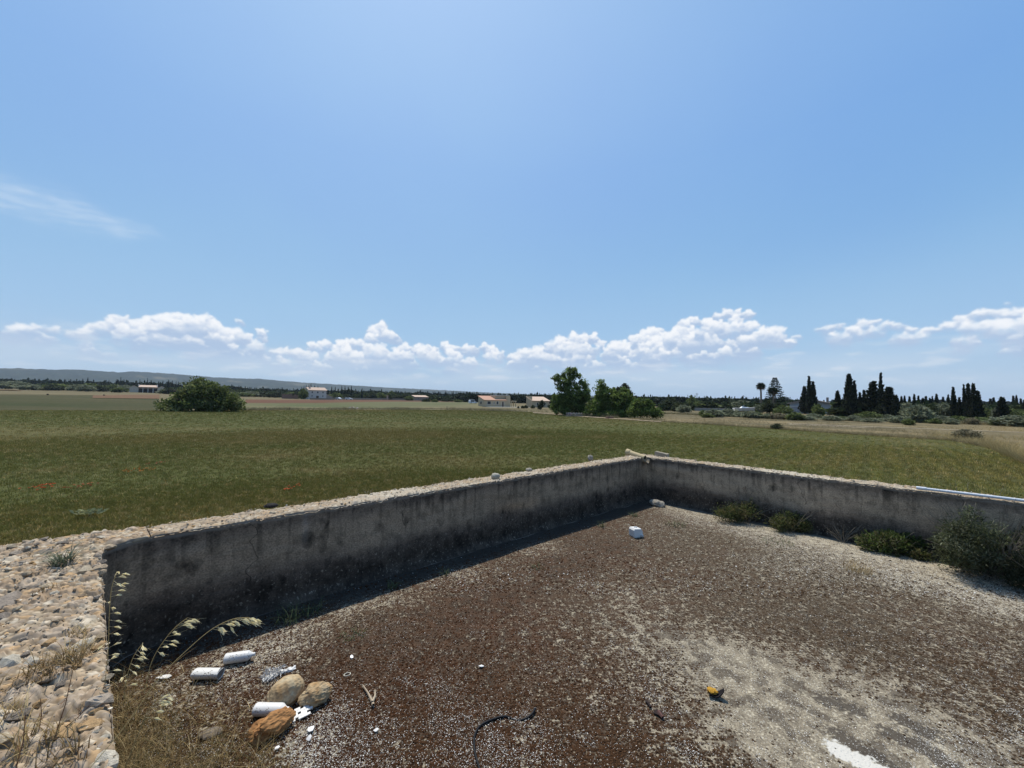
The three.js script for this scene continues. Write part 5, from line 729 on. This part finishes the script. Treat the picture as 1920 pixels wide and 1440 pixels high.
{ // plastic tube on the right wall
  const a = at0(1718, 914.5, TOP + .045), b = at0(1920, 938.5, TOP + .045), d = b.clone().sub(a), e = b.clone().add(d.clone().normalize().multiplyScalar(1.2)), m = [0, .33, .66, 1].map((t) => [mix(a.x, e.x, t), TOP + .045 + .006 * Math.sin(t * 9), mix(a.z, e.z, t)]), o = thing('conduit_pipe', 'long thin pale grey plastic pipe lying along the right wall', 'pipe');
  part('tube', new MB().tube(m, .021, .021, 12).geo(), std([.58, .60, .62], { roughness: .5, specularIntensity: .7, side: THREE.DoubleSide }), o); part('coupling', new MB().tube([[a.x, TOP + .045, a.z], [mix(a.x, e.x, .05), TOP + .046, mix(a.z, e.z, .05)]], .026, .026, 12).geo(), std([.62, .63, .64], { side: THREE.DoubleSide }), o);
}
{ // worn channel under the pipe
  const m = new MB(), ax = new THREE.Vector3(.64, -.16, .77).normalize(), o0 = new THREE.Vector3(3.33, TOP - .05, -9.735), sd = new THREE.Vector3(-.77, 0, .64), row = (t) => [...Array(9).keys()].map((j) => { const a = Math.PI * j / 8, r = .078 + .008 * n2(j * 1.7, t * 9); return [o0.x - ax.x * t + sd.x * Math.cos(a) * r, o0.y - .3 * ax.y * t - Math.sin(a) * r * 1.25 + .02, o0.z - ax.z * t + sd.z * Math.cos(a) * r]; });
  let a = row(-.03); for (let t = .03; t < .4; t += .06) { const b = row(t); for (let j = 1; j < 9; j++) m.quad(a[j - 1], a[j], b[j], b[j - 1]); a = b; }
  solo('drain_channel', 'worn buff mortar channel under the clay pipe at the tank corner', 'channel', m.geo(), std([.33, .27, .19], { side: THREE.DoubleSide }));
}
// bottles
function bottle(label, a, b, r, crush, neck) {
  const { mid, len, yaw } = laid(at0(...a), at0(...b)), o = thing('plastic_bottle', label, 'bottle', mid, yaw), pr = neck ? [[0, 0], [.9, 0], [1, .03], [1, .78], [.94, .84], [.5, .95], [.34, 1]] : [[.96, 0], [1, .02], [1, .98], [.97, 1], [.93, .98], [.93, .02]], g = new THREE.LatheGeometry(pr.map(([x, y]) => new THREE.Vector2(x * r, (y - .5) * len)), 28), p = g.attributes.position;
  for (let i = 0; i < p.count; i++) { const x = p.getX(i), y = p.getY(i), z = p.getZ(i), k = 1 - crush * sst(.2, -.6, x / r + .5 * n2(y * 12, z * 9 + r)) - .25 * crush * Math.max(0, n2(y * 16 + 3, z * 22)); p.setX(i, x * k); }
  g.computeVertexNormals(); g.rotateZ(-Math.PI / 2); part('shell', g, PLASTIC, o).position.y = r * (1 - crush * .1) + .006; if (neck) part('neck', new THREE.CylinderGeometry(r * .34, r * .36, r * .5, 16).rotateZ(-Math.PI / 2).translate(len / 2 + r * .1, r + .006, 0), PLASTIC, o); else part('inside', new THREE.CircleGeometry(r * .92, 24).rotateY(Math.PI / 2).translate(len * .47, r * .98, 0), std([.16, .14, .12], { side: THREE.DoubleSide }), o);
  const R = rng(Math.round(a[0])), m = new MB(); for (let i = 0; i < 26; i++) { const t = (R() - .5) * .86 * len, w = .002 + .009 * R() * R(), s = -.2 + 1.1 * R(), c = Math.cos(s), q = Math.sin(s); m.box(t, t + w * 1.6, r * (1 + 1.002 * q) + .004, r * (1 + 1.012 * q) + .008, r * c * .99, r * c * 1.012); } part('dirt', m.geo(), std([.25, .22, .18]), o);
}
bottle('farthest of three white bottles lying on the tank floor, shoulder to the right', [421, 1246], [474, 1238], .046, 0.16, true);
bottle('crushed white bottle with its cut open end to the right, second farthest', [364, 1273], [414, 1273], .047, .4, false);
bottle('nearest white bottle, lying between the cream rock and the orange rock', [478, 1342], [537, 1343], .046, .2, true);
{ // white jug further back
  const p = at0(1193, 1006), o = thing('plastic_jug', 'white square plastic jug lying on the tank floor toward the corner', 'jug', p, .35); o.scale.setScalar(.84); const s = new THREE.Shape(); for (const [i, q] of [[-.09, 0], [.09, 0], [.1, .02], [.1, .1], [.06, .155], [-.08, .165], [-.1, .14], [-.1, .02]].entries()) s[i ? 'lineTo' : 'moveTo'](...q);
  part('body', new THREE.ExtrudeGeometry(s, { depth: .15, bevelEnabled: true, bevelSize: .014, bevelThickness: .02, bevelSegments: 4 }).translate(0, .01, -.09), PLASTIC, o); part('spout', new THREE.CylinderGeometry(.022, .026, .05, 16).rotateX(Math.PI / 2).translate(.07, .045, .105), PLASTIC, o); part('cap_hole', new THREE.CircleGeometry(.014, 14).translate(.07, .045, .132), std([.3, .3, .3]), o); part('handle', new MB().tube([[-.05, .17, -.02], [-.03, .2, -.02], [.02, .195, -.02], [.04, .16, -.02]], .009, .009, 8).geo(), PLASTIC, o);
}
{ // shredded white plastic
  const a = at0(492, 1277), b = at0(553, 1252), { mid, len, yaw } = laid(a, b), o = thing('torn_plastic', 'torn shredded strip of white plastic behind the cream rock', 'plastic scrap', mid, yaw), R = rng(33), m = new MB(), ring = [];
  for (let i = 0; i <= 14; i++) { const t = i / 14, row = [], r = .028 * (.7 + .5 * n2(t * 7, 1)) * (t > .6 && t < .72 ? .55 : 1); for (let j = 0; j <= 9; j++) { const q = j / 9 * Math.PI, k = r * (1 + .35 * n2(t * 12 + j, j * 1.7)); row.push([(t - .5) * len + .01 * (R() - .5), Math.sin(q) * k + .004, Math.cos(q) * k * 1.5 + .012 * Math.sin(t * 9)]); } ring.push(row); }
  for (let i = 1; i < ring.length; i++) for (let j = 1; j < 10; j++) m.quad(ring[i - 1][j - 1], ring[i][j - 1], ring[i][j], ring[i - 1][j]); part('sheet', m.geo(), PLASTIC, o);
  const f = new MB(); for (let i = 0; i < 150; i++) { const t = R() * .62, x = (t - .5) * len, z = (R() - .5) * .09, d = dir(R, .5); f.leaf([x, .012 + .03 * R(), z], d, perp(R, d), .03 + .025 * R(), .008); } part('fringe', f.geo(), PLASTIC, o);
}
function scrap(name, label, px, py, s, seed, cat = 'scrap', mat = PLASTIC, y = .012) { const R = rng(seed), pts = [], n = 7; for (let i = 0; i < n; i++) { const a = i / n * 6.28, r = s * (.55 + .6 * R()); pts.push(new THREE.Vector3(Math.cos(a) * r, .002 * R(), Math.sin(a) * r * .8), new THREE.Vector3(Math.cos(a) * r * .95, .003 + .003 * R(), Math.sin(a) * r * .76)); } const m = solo(name, label, cat, new ConvexGeometry(pts), mat, at0(px, py).setY(y)); m.rotation.set((R() - .5) * .5, R() * 6, (R() - .5) * .5); return m; }
scrap('plaster_flake', 'white flake lying left of the crushed white bottle', 309, 1271, .055, 1, 'flake');
scrap('plaster_flake', 'white pointed flake alone in the middle of the brown moss', 902, 1252, .034, 2, 'flake');
scrap('plaster_flake', 'small white flake on the moss left of the black hose', 705, 1372, .022, 3, 'flake');
scrap('plaster_flake', 'small white flake on the moss up and right of the torn plastic', 660, 1234, .024, 4, 'flake');
scrap('plaster_flake', 'ragged white flake below the pitted scrap, left one', 583, 1370, .034, 5, 'flake'); scrap('plaster_flake', 'ragged white flake below the pitted scrap, lower one', 580, 1388, .028, 6, 'flake'); scrap('plaster_flake', 'white chip on the bottom left beside the dry grass', 520, 1405, .02, 7, 'flake');
{ const o = thing('pitted_scrap', 'pitted white scrap of board right of the nearest bottle', 'scrap', at0(567, 1340).setY(.02), .6), m = new MB(), R = rng(9); for (let i = 0; i < 7; i++) for (let j = 0; j < 5; j++) if (!((i * 3 + j * 5) % 7 === 2 || (i === 6 && j > 2) || (i === 0 && j < 2))) m.box(-.07 + i * .02, -.0505 + i * .02, -.004 + .001 * R(), .004 + .002 * R(), -.05 + j * .02, -.0305 + j * .02); const b = part('board', m.geo(), PLASTIC, o); b.rotation.set(.18, 0, .12); part('crumb', rock(R, 14, .022, .014, .018).translate(-.1, -.005, .02), PLASTIC, o); }
{ const m = solo('cable_loop', 'small pale loop of cord on the moss', 'cord', new THREE.TorusGeometry(.024, .0032, 8, 28).rotateX(Math.PI / 2).scale(1.15, 1, .85), std([.55, .52, .42]), at0(651, 1268).setY(.016)); m.rotation.z = .15; }
{ // black hose
  const pts = [[915, 1500], [902, 1455], [890, 1410], [890, 1382], [900, 1364], [922, 1352], [948, 1346], [968, 1350], [985, 1350], [998, 1343], [1003, 1334]].map(([x, y], i) => at0(x, y).setY(i === 7 ? -.004 : .010 + (i > 8 ? .01 : 0))), o = thing('hose', 'black hose curving up from the bottom edge over the moss', 'hose'); part('tube', new THREE.TubeGeometry(new THREE.CatmullRomCurve3(pts), 90, .0085, 8), std([.012, .012, .013], { roughness: .5 }), o);
  const e = pts.at(-1); part('end', new THREE.TorusGeometry(.009, .003, 6, 14).translate(e.x, e.y, e.z), std([.2, .18, .16]), o);
}
{ const R = rng(41), q = at0(692, 1308), o = thing('wood_splinter', 'pale forked splinter of dry wood on the moss left of the hose', 'splinter', q.setY(.012), .0); const P2 = [[680, 1290], [690, 1305], [698, 1322], [700, 1328]].map(([x, y]) => { const a = at0(x, y); return [a.x - q.x, .012, a.z - q.z]; }), P3 = [[698, 1324], [703, 1312], [703, 1301]].map(([x, y]) => { const a = at0(x, y); return [a.x - q.x, .02, a.z - q.z]; }); part('shaft', new MB().tube(P2, .005, .013, 6).geo(), std([.34, .27, .19]), o); part('fork', new MB().tube(P3, .011, .004, 6).geo(), std([.38, .31, .22]), o); }
{ const bark = std([.035, .026, .024]); let a = at0(1212, 1318), b = at0(1220, 1329); solo('wood_stick', 'short dark stick right of the hose, upper one', 'stick', new MB().tube([[a.x, .012, a.z], [mix(a.x, b.x, .5), .02, mix(a.z, b.z, .5)], [b.x, .012, b.z]], .012, .010, 7).geo(), bark);
  const o = thing('wood_chunk', 'broken dark reddish wood chunk next to the short dark stick', 'wood', at0(1234, 1340).setY(.012)); part('knot', rock(rng(3), 22, .04, .022, .03), bark, o); a = at0(1234, 1342); b = at0(1243, 1352); part('shard', new MB().tube([[0, .012, 0], [b.x - a.x, .006, b.z - a.z]], .016, .012, 6).geo(), std([.11, .06, .05]), o); }
{ const a = at0(1326, 1304), b = at0(1358, 1312), { mid, len, yaw } = laid(a, b), o = thing('bark_piece', 'curled black piece of bark topped with a yellow orange crust', 'bark', mid.setY(.01), yaw), m = new MB(); for (let i = 0; i < 12; i++) { const f = (t) => { const x = (t - .5) * len, w = .034 * (1 - Math.pow(Math.abs(t - .4) * 1.5, 2)) + .006, y = .02 + .03 * Math.pow(t - .45, 2) * 6; return [[x, y, -w], [x, y - .012, 0], [x, y, w]]; }, A = f(i / 12), B = f((i + 1) / 12); m.quad(A[0], B[0], B[1], A[1]).quad(A[1], B[1], B[2], A[2]); const C = A.map((q) => [q[0], q[1] - .012, q[2]]), E2 = B.map((q) => [q[0], q[1] - .012, q[2]]); m.quad(C[1], E2[1], E2[0], C[0]).quad(C[2], E2[2], E2[1], C[1]).quad(A[2], B[2], E2[2], C[2]).quad(C[0], E2[0], B[0], A[0]); } part('strip', m.geo(), std([.016, .014, .015], { side: THREE.DoubleSide }), o); part('crust', boulder(6, .042, .018, .03, [.52, .30, .045], [.45, .22, .03], .35, 6).translate(-len * .22, .034, -.004), BOUL, o); }

// ---------- plants on and by the walls ----------
function ribbon(n, len, w, bend, R, mb, base, az, c) { let p = [...base], up = 1.35 - .5 * R(); for (let i = 0; i < n; i++) { const s = len / n, h = Math.cos(up) * s, q = [p[0] + Math.cos(az) * h, p[1] + Math.sin(up) * s, p[2] + Math.sin(az) * h], ww = w * (1 - i / n), w2 = w * (1 - (i + 1) / n), nx = -Math.sin(az), nz = Math.cos(az); mb.quad([p[0] - nx * ww, p[1], p[2] - nz * ww], [p[0] + nx * ww, p[1], p[2] + nz * ww], [q[0] + nx * w2, q[1], q[2] + nz * w2], [q[0] - nx * w2, q[1], q[2] - nz * w2], c); p = q; up -= bend * (.5 + R()); } }
const BLV = leafMat({ transmission: .2 });
function grassTuft(name, label, px, py, y, n, len, rad, cols, seed, cat = 'grass tuft', w = .0022) { const R = rng(seed), m = new MB(); for (let i = 0; i < n; i++) { const a = R() * 6.28, r = rad * Math.sqrt(R()), c = cols[Math.floor(R() * cols.length)], k = .7 + .6 * R(); ribbon(4, len * (.4 + .8 * R()), w * (.7 + .6 * R()), .35, R, m, [Math.cos(a) * r, 0, Math.sin(a) * r], R() * 6.28, c.map((q) => q * k)); } return solo(name, label, cat, m.geo(), BLV, at0(px, py, y)); }
const STRAW = [[.36, .26, .115], [.28, .19, .08], [.42, .32, .16], [.18, .12, .05]], BROWN = [[.17, .105, .045], [.24, .16, .07], [.12, .085, .03]], WEED = [[.075, .10, .04], [.10, .115, .05], [.06, .075, .035]];
for (const [i, [px, py, n, l, r, c, label]] of [
  [95, 1262, 150, .16, .10, BROWN, 'largest brown dry grass tuft on the rubble wall, middle left'], [135, 1235, 90, .15, .07, STRAW, 'straw coloured tuft right behind the largest brown tuft on the rubble'], [45, 1285, 60, .13, .08, BROWN, 'thin brown tuft on the rubble near the left edge'], [65, 1400, 70, .20, .08, STRAW, 'sparse dry tuft on the rubble in the bottom left corner'], [120, 1430, 60, .15, .07, BROWN, 'brown dry tuft on the rubble at the bottom edge'], [85, 1110, 40, .08, .06, BROWN, 'low yellowish tuft on the rubble below the grey green weed'], [150, 1190, 40, .09, .05, STRAW, 'little dry tuft on the rubble close to the tank edge'], [20, 1345, 40, .14, .06, STRAW, 'small dry tuft against the left edge of the view'],
].entries()) grassTuft('dry_grass_tuft', label, px, py, TOP + .01, n, l, r, c, 500 + i);
grassTuft('weed', 'grey green weed growing on the rubble at the near corner', 118, 1062, TOP, 110, .25, .06, [[.11, .125, .075], [.085, .105, .065]], 520, 'weed', .004);
grassTuft('dry_grass_tuft', 'yellow dry tuft on the pale floor before the shrubs', 1608, 1072, 0, 140, .24, .16, STRAW, 521); 
for (const [i, [px, py, n, l, r, label]] of [[1265, 985, 70, .16, .2, 'green weed patch on the floor right of the white jug'], [1188, 968, 50, .14, .08, 'green weed at the shadow edge near the far corner'], [1128, 988, 40, .16, .07, 'small green weed at the shadow edge left of the jug'], [1455, 1018, 60, .16, .25, 'thin green weeds on the pale gravel below the first shrub'], [735, 1103, 40, .16, .06, 'small weed at the shadow edge in the middle of the long wall'], [835, 1078, 30, .14, .06, 'tiny weed at the shadow edge right of the middle'], [540, 1165, 60, .26, .12, 'tallest weed at the shadow edge under the long wall, left'], [585, 1150, 40, .2, .1, 'weed beside the tallest one at the shadow edge'], [660, 1195, 50, .1, .12, 'flat green weed on the moss below the long wall shadow'], [1010, 1065, 30, .08, .1, 'sparse low weed on the moss before the long wall']].entries()) grassTuft('weed', label, px, py, 0, n, l, r, WEED, 540 + i, 'weed', .0035);
// tangle of dry grass at the near end of the tank
{
  const R = rng(600), mb = new MB(), list = []; ribbon(5, 1, .0075, .33, rng(2), mb, [0, 0, 0], 0, [1, 1, 1]); const g = mb.geo();
  for (let i = 0; i < 10000; i++) { const px = 215 + 330 * Math.pow(R(), 1.5), py = 1225 + 270 * Math.pow(R(), .6), q = at0(px, py); if (dC(q.x, q.z) < .02 || dA(q.x, q.z) < .3) continue; if (R() > clamp(1.15 - (px - 215) / (150 + (py - 1225) * 1.0)) ) continue; const c = R() < .45 ? [[.085, .075, .03], [.10, .06, .025]][R() < .5 ? 0 : 1] : STRAW[Math.floor(R() * 4)], k = .6 + .7 * R(), s = .08 + .2 * R() * R() + .05; list.push([q.x, -.005, q.z, R() * 6.28, s, s * (.3 + .7 * R()), c[0] * k, c[1] * k, c[2] * k, (R() - .5) * 1.3, (R() - .5) * 1.3]); }
  for (let i = 0; i < 700; i++) { const px = 480 + 250 * R(), py = 1150 + 280 * R(), q = at0(px, py); if (dA(q.x, q.z) < .3 || R() < .5) continue; const s = .03 + .06 * R(), k = .4 + .5 * R(); list.push([q.x, 0, q.z, R() * 6.28, s, s * .4, .3 * k, .24 * k, .14 * k, (R() - .5) * 2, (R() - .5) * 2]); }
  stuff('dry_grass', 'tangle of dry brown and straw grass at the near end of the tank', g, BLV, list);
  const l2 = [];
  for (let i = 0; i < 2600; i++) { const s = 5.6 + R() * 4.5, t = -.45 - R() * R() * 1.6, [x, z] = PB(s, t), c = R() < .3 ? [.13, .12, .05] : STRAW[Math.floor(R() * 4)], k = .6 + .6 * R(), h = (.25 + .75 * R()) * sst(5.4, 7, s); l2.push([x, GY, z, R() * 6.28, h, h, c[0] * k, c[1] * k, c[2] * k, (R() - .5) * .8, (R() - .5) * .8]); }
  stuff('dry_grass', 'dry straw grass growing up behind the right wall', g, BLV, l2);
  // straw on the stubble and along the field edges
  const l3 = [], put = (x, z, h, c) => { const k = .65 + .6 * R(); l3.push([x, land(x, z), z, R() * 6.28, h * 1.6, h, c[0] * k, c[1] * k, c[2] * k, 0, 0]); };
  for (let i = 0; i < 26000; i++) { const a = mix(18, 58, R()) * RAD, e = fieldEdge(a), f = rightFar(a), t = R() < .5 ? Math.pow(R(), 3) : R(), r = mix(e - .5, f + 4, t), x = r * Math.sin(a), z = -r * Math.cos(a), n = fbm(x * .15, z * .15, 3); if (r < 12 || built(x, z) || R() > .35 + 1.4 * n + .5 * sst(.12, 0, t)) continue; const y = a > 50 * RAD ? [.40, .30, .13] : R() < .4 ? [.24, .19, .10] : [.36, .285, .14]; put(x, z, (.15 + .35 * R()) * (a > 51 * RAD ? 1.25 : 1), y); }
  for (let i = 0; i < 9000; i++) { const px = 1740 + R() * 420, a = azOf(px), e = fieldEdge(a), r = e * (1 + .3 * R() * R()) - .2, x = r * Math.sin(a), z = -r * Math.cos(a); if (r < 12 || R() > .1 + .4 * sst(1780, 1900, px) + 1.0 * fbm(x * .5, z * .5, 2)) continue; put(x, z, .3 + .4 * R(), R() < .3 ? [.28, .21, .10] : [.48, .37, .17]); }
  for (let i = 0; i < 9000; i++) { const px = 440 + R() * 720, a = azOf(px), r = fieldEdge(a) * (1 + .22 * R() * R()) , x = r * Math.sin(a), z = -r * Math.cos(a), n = fbm(x * .1 + 8, z * .1, 3); if (R() > .25 + 1.6 * n + (px > 840 && px < 960 ? .35 : 0) + (px > 1060 ? .3 : 0)) continue; put(x, z, .3 + .6 * R(), R() < .3 ? [.16, .15, .07] : [.38, .30, .16]); }
  for (let i = 0; i < 6000; i++) { const px = 1245 + R() * 700, a = azOf(px), r = rightFar(a) + 4 * R() - 1, x = r * Math.sin(a), z = -r * Math.cos(a); put(x, z, .3 + .5 * R(), R() < .35 ? [.13, .14, .075] : [.36, .28, .14]); }
  stuff('dry_grass', 'dry straw grass over the stubble and along the field edges', tuft(rng(6), 10, .9, .25, .6), BLADE, l3);
}
function inTank(p, d) { const k = Math.max(0, d - dB(p.x, p.z)); return p.add(new THREE.Vector3(nB[0] * k, 0, nB[1] * k)); }
// shrubs along the foot of the right wall
function wallShrub(name, label, px, py, w, h, cols, clumps, seed, len = .05, twigs = 14) {
  const R = rng(seed), p = inTank(at0(px, py), .2), u = px2m(p), o = thing(name, label, 'shrub', p), W = w * u / 2, Hh = h * u, m = new MB(); const bl = []; for (let i = 0; i < 7; i++) bl.push([(R() * 2 - 1) * W * .75, Hh * (.2 + .5 * R() * R()), (R() - .5) * W * .4, W * (.22 + .3 * R()), Hh * (.2 + .2 * R()), W * .28]);
  part('foliage', foliage(R, bl, clumps, 20, len, len * .22, cols, .10, new MB(), .3, .01).geo(), LEAF, o);
  for (let i = 0; i < twigs; i++) { const a = R() * 6.28, l = Hh * (.5 + .5 * R()), x = Math.cos(a) * W * (.3 + .9 * R()), z = Math.sin(a) * W * .5; m.tube([[x * .4 * (R() - .3), 0, z * .3], [x * .5, l * .55, z * .5], [x, l * (.8 + .4 * R()), z], [x * 1.2 + .03, l * (.85 + .5 * R()), z * 1.1]], .005, .0012, 4); } part('twigs', m.geo(), std([.17, .145, .11]), o); return o;
}
const SH = [[.08, .095, .026], [.12, .13, .04], [.14, .115, .05], [.05, .06, .02]];
wallShrub('low_shrub', 'olive brown shrub below the bare twig, farthest along the right wall', 1418, 968, 104, 42, SH, 240, 701);
wallShrub('low_shrub', 'low green brown shrub next right of the one under the bare twig', 1500, 982, 92, 42, SH, 260, 702);
wallShrub('low_shrub', 'bright green feathery shrub in the middle of the right wall', 1668, 1022, 104, 42, [[.075, .105, .022], [.11, .145, .035], [.055, .07, .02], [.14, .13, .06]], 300, 703, .075, 10);
wallShrub('low_shrub', 'tiny sprig of shrub right of the bright green one', 1736, 1032, 40, 20, SH, 50, 704);
wallShrub('tall_shrub', 'large grey green twiggy shrub covering the wall at the right edge', 1862, 1078, 235, 132, [[.10, .112, .05], [.075, .085, .04], [.14, .145, .085], [.05, .058, .026]], 620, 705, .06, 90);
wallShrub('tall_shrub', 'dark shrub reaching out of the view at the right edge', 1960, 1110, 150, 110, [[.04, .048, .022], [.055, .06, .03]], 380, 706, .055, 20);
wallShrub('low_shrub', 'thin grey dry twigs between the low and the bright green shrub', 1590, 1002, 60, 30, [[.16, .14, .10]], 14, 707, .03, 22);
{ // bare twig standing against the wall
  const R = rng(710), p = inTank(at0(1415, 962), .12), u = px2m(p), o = thing('bare_sapling', 'bare leafless sapling standing against the right wall', 'sapling', p), m = new MB(), br = (a, d, l, r, n) => { const b = [a[0] + d.x * l, a[1] + d.y * l, a[2] + d.z * l]; m.tube([a, [(a[0] + b[0]) / 2 + .01 * (R() - .5), (a[1] + b[1]) / 2, (a[2] + b[2]) / 2], b], r, r * .6, 5); if (n) for (let i = 0; i < 3; i++) br(b, d.clone().add(dir(R, .25).multiplyScalar(.85)).normalize(), l * (.55 + .3 * R()), r * .6, n - 1); }; br([0, 0, 0], new THREE.Vector3(.15, 1, 0).normalize(), 34 * u, .011, 0); br([.15 * 34 * u, 34 * u, 0], new THREE.Vector3(.2, .9, 0).normalize(), 10 * u, .008, 4); br([.05, 22 * u, 0], new THREE.Vector3(-.7, .7, 0).normalize(), 14 * u, .006, 3); part('branches', m.geo(), std([.19, .14, .10]), o);
}
grassTuft('dry_grass_tuft', 'small dry grass tuft on the long wall left of the round stone', 830, 905, TOP, 30, .13, .07, STRAW, 560); grassTuft('dry_grass_tuft', 'dead twigs on the long wall between dark clod and round stone', 690, 925, TOP, 14, .1, .05, [[.25, .22, .17]], 561);
{ const R = rng(712), p = at0(232, 1205), o = thing('bare_sapling', 'small dead grey twigs before the dark wall at the near end of the tank', 'sapling', p), m = new MB(), br = (a, d, l, r, n) => { const b = [a[0] + d.x * l, a[1] + d.y * l, a[2] + d.z * l]; m.tube([a, b], r, r * .6, 4); if (n) for (let i = 0; i < 3; i++) br(b, d.clone().add(dir(R, .1).multiplyScalar(.9)).normalize(), l * (.55 + .3 * R()), r * .62, n - 1); }; for (let i = 0; i < 3; i++) br([.05 * i, 0, 0], dir(R, 1.2), .16, .0035, 3); part('branches', m.geo(), std([.26, .23, .19]), o); }
// wild oats leaning over the near edge
function oat(label, pts, from, n, seed) {
  const R = rng(seed), o = thing('wild_oat', label, 'wild oat'), c = new THREE.CatmullRomCurve3(pts.map((q) => atD(...q))); part('stem', new THREE.TubeGeometry(c, 40, .0013, 5), std([.36, .27, .12]), o);
  const M = leafMat({ vertexColors: false, color: rgb(.86, .77, .50), transmission: .25 });
  for (let i = 0; i < n; i++) { const t = mix(from, 1, i / (n - 1)), p = c.getPoint(t), tg = c.getTangent(t), s = new MB(), side = new THREE.Vector3((R() - .2), -.25 - .4 * R(), (R() - .5) * .6).add(tg.clone().multiplyScalar(.5)).normalize(), st = p.clone().add(side.clone().multiplyScalar(.012 + .02 * R())); s.tube([p.toArray(), st.toArray()], .0004, .0004, 3); for (let k = 0; k < 3; k++) { const d = side.clone().add(dir(R).multiplyScalar(.16)).add(new THREE.Vector3(.35, -.1, 0)).normalize(), v = perp(R, d); s.leaf(st.toArray(), d, v, .031 + .007 * R(), .009, null); s.leaf(st.toArray(), d, new THREE.Vector3().crossVectors(d, v), .030, .008, null); } const a = new THREE.Vector3().addVectors(side, dir(R).multiplyScalar(.3)).normalize(); s.tube([st.toArray(), st.clone().add(a.multiplyScalar(.05)).toArray()], .0004, .0002, 3); part('spikelet', s.geo(), M, o); }
}
oat('longest wild oat stalk slanting up and right from the bottom of the rubble wall', [[160, 1450, 1.42], [232, 1365, 1.5], [300, 1270, 1.56], [355, 1215, 1.6], [400, 1178, 1.62], [440, 1160, 1.62], [468, 1158, 1.62]], .66, 18, 801);
oat('wild oat stalk rising before the dark wall left of the longest one', [[270, 1300, 1.75], [285, 1240, 1.75], [305, 1205, 1.74], [330, 1175, 1.74], [352, 1158, 1.74]], .38, 13, 802);
oat('short wild oat at the foot of the dark wall beside the rubble edge', [[232, 1310, 1.9], [238, 1270, 1.9], [250, 1232, 1.88], [268, 1205, 1.86]], .2, 10, 803);
oat('upright wild oat along the rubble edge, its husks before the dark wall', [[196, 1290, 1.9], [203, 1215, 1.9], [205, 1150, 1.88], [210, 1100, 1.86], [219, 1072, 1.86]], .1, 19, 804);
oat('drooping wild oat over the dry grass at the bottom', [[235, 1440, 1.7], [262, 1370, 1.72], [285, 1325, 1.72], [305, 1306, 1.72]], .5, 8, 805);
for (const [i, [a, b, l]] of [[[30, 1440], [48, 1340], 'thin red brown stalk in the bottom left corner, first'], [[72, 1375], [76, 1310], 'thin red brown stalk on the rubble, second from the left'], [[100, 1390], [138, 1250], 'tall dark stalk slanting over the middle of the rubble'], [[112, 1372], [170, 1320], 'thin stalk slanting right toward the tank edge']].entries()) { const p = at0(a[0], a[1], TOP), e = atD(b[0], b[1], -p.z * .97), R = rng(820 + i), m = new MB(); m.tube([p.toArray(), p.clone().lerp(e, .5).add(new THREE.Vector3(.008, 0, 0)).toArray(), e.toArray()], .0022, .001, 5); for (let k = 0; k < 5; k++) { const q = p.clone().lerp(e, .3 + .6 * R()), d = dir(R, .4); m.tube([q.toArray(), q.clone().add(d.multiplyScalar(.03)).toArray()], .001, .0006, 3); } solo('dry_stalk', l, 'stalk', m.geo(), std([.17, .09, .05])); }
// flowers and a thistle in the green field
for (const [i, [px, py, w, c, label]] of [[71, 922, 24, [.50, .10, .035], 'brightest red orange poppy patch in the green field, far left'], [155, 917, 22, [.40, .14, .06], 'paler red poppy patch right of the brightest one'], [258, 888, 34, [.42, .17, .04], 'yellowish orange flower patch farther out in the field'], [545, 921, 14, [.50, .10, .035], 'small red poppy patch near the wall, left of centre'], [293, 873, 12, [.34, .11, .05], 'tiny dull red flower patch behind the yellowish one']].entries()) {
  const R = rng(840 + i), p = ground(px, py), u = px2m(p), o = thing('poppy_patch', label, 'flowers', p), s = new MB(), m = new MB(); for (let k = 0; k < w * .8; k++) { const x = (R() - .5) * w * u, z = (R() - .5) * .7, h = .08 + .06 * R(); s.tube([[x, 0, z], [x + .01, h, z]], .002, .002, 3); for (let q = 0; q < 4; q++) { const d = new THREE.Vector3(Math.cos(q * 1.57), .35, Math.sin(q * 1.57)).normalize(), k2 = .7 + .6 * R(); m.leaf([x + .01, h, z], d, perp(R, d), .032, .034, c.map((v) => v * k2)); } } part('stems', s.geo(), std([.06, .08, .03]), o); part('petals', m.geo(), BLV, o);
}
{ const R = rng(850), p = ground(166, 972), o = thing('thistle', 'grey green thistle rosette in the field behind the rubble corner', 'thistle', p), m = new MB(); for (let k = 0; k < 60; k++) { const a = R() * 6.28, x = (R() - .5) * .42, z = (R() - .5) * .2, d = new THREE.Vector3(Math.cos(a), .45 + .5 * R(), Math.sin(a)).normalize(), k2 = .7 + .6 * R(); m.leaf([x, .09, z], d, perp(R, d), .11 + .05 * R(), .045, [.30 * k2, .30 * k2, .15 * k2]); } part('leaves', m.geo(), BLV, o); part('stem', new MB().tube([[0, 0, 0], [.02, .16, 0]], .008, .004, 5).geo(), std([.12, .15, .1]), o); }

renderer.render(scene, camera);
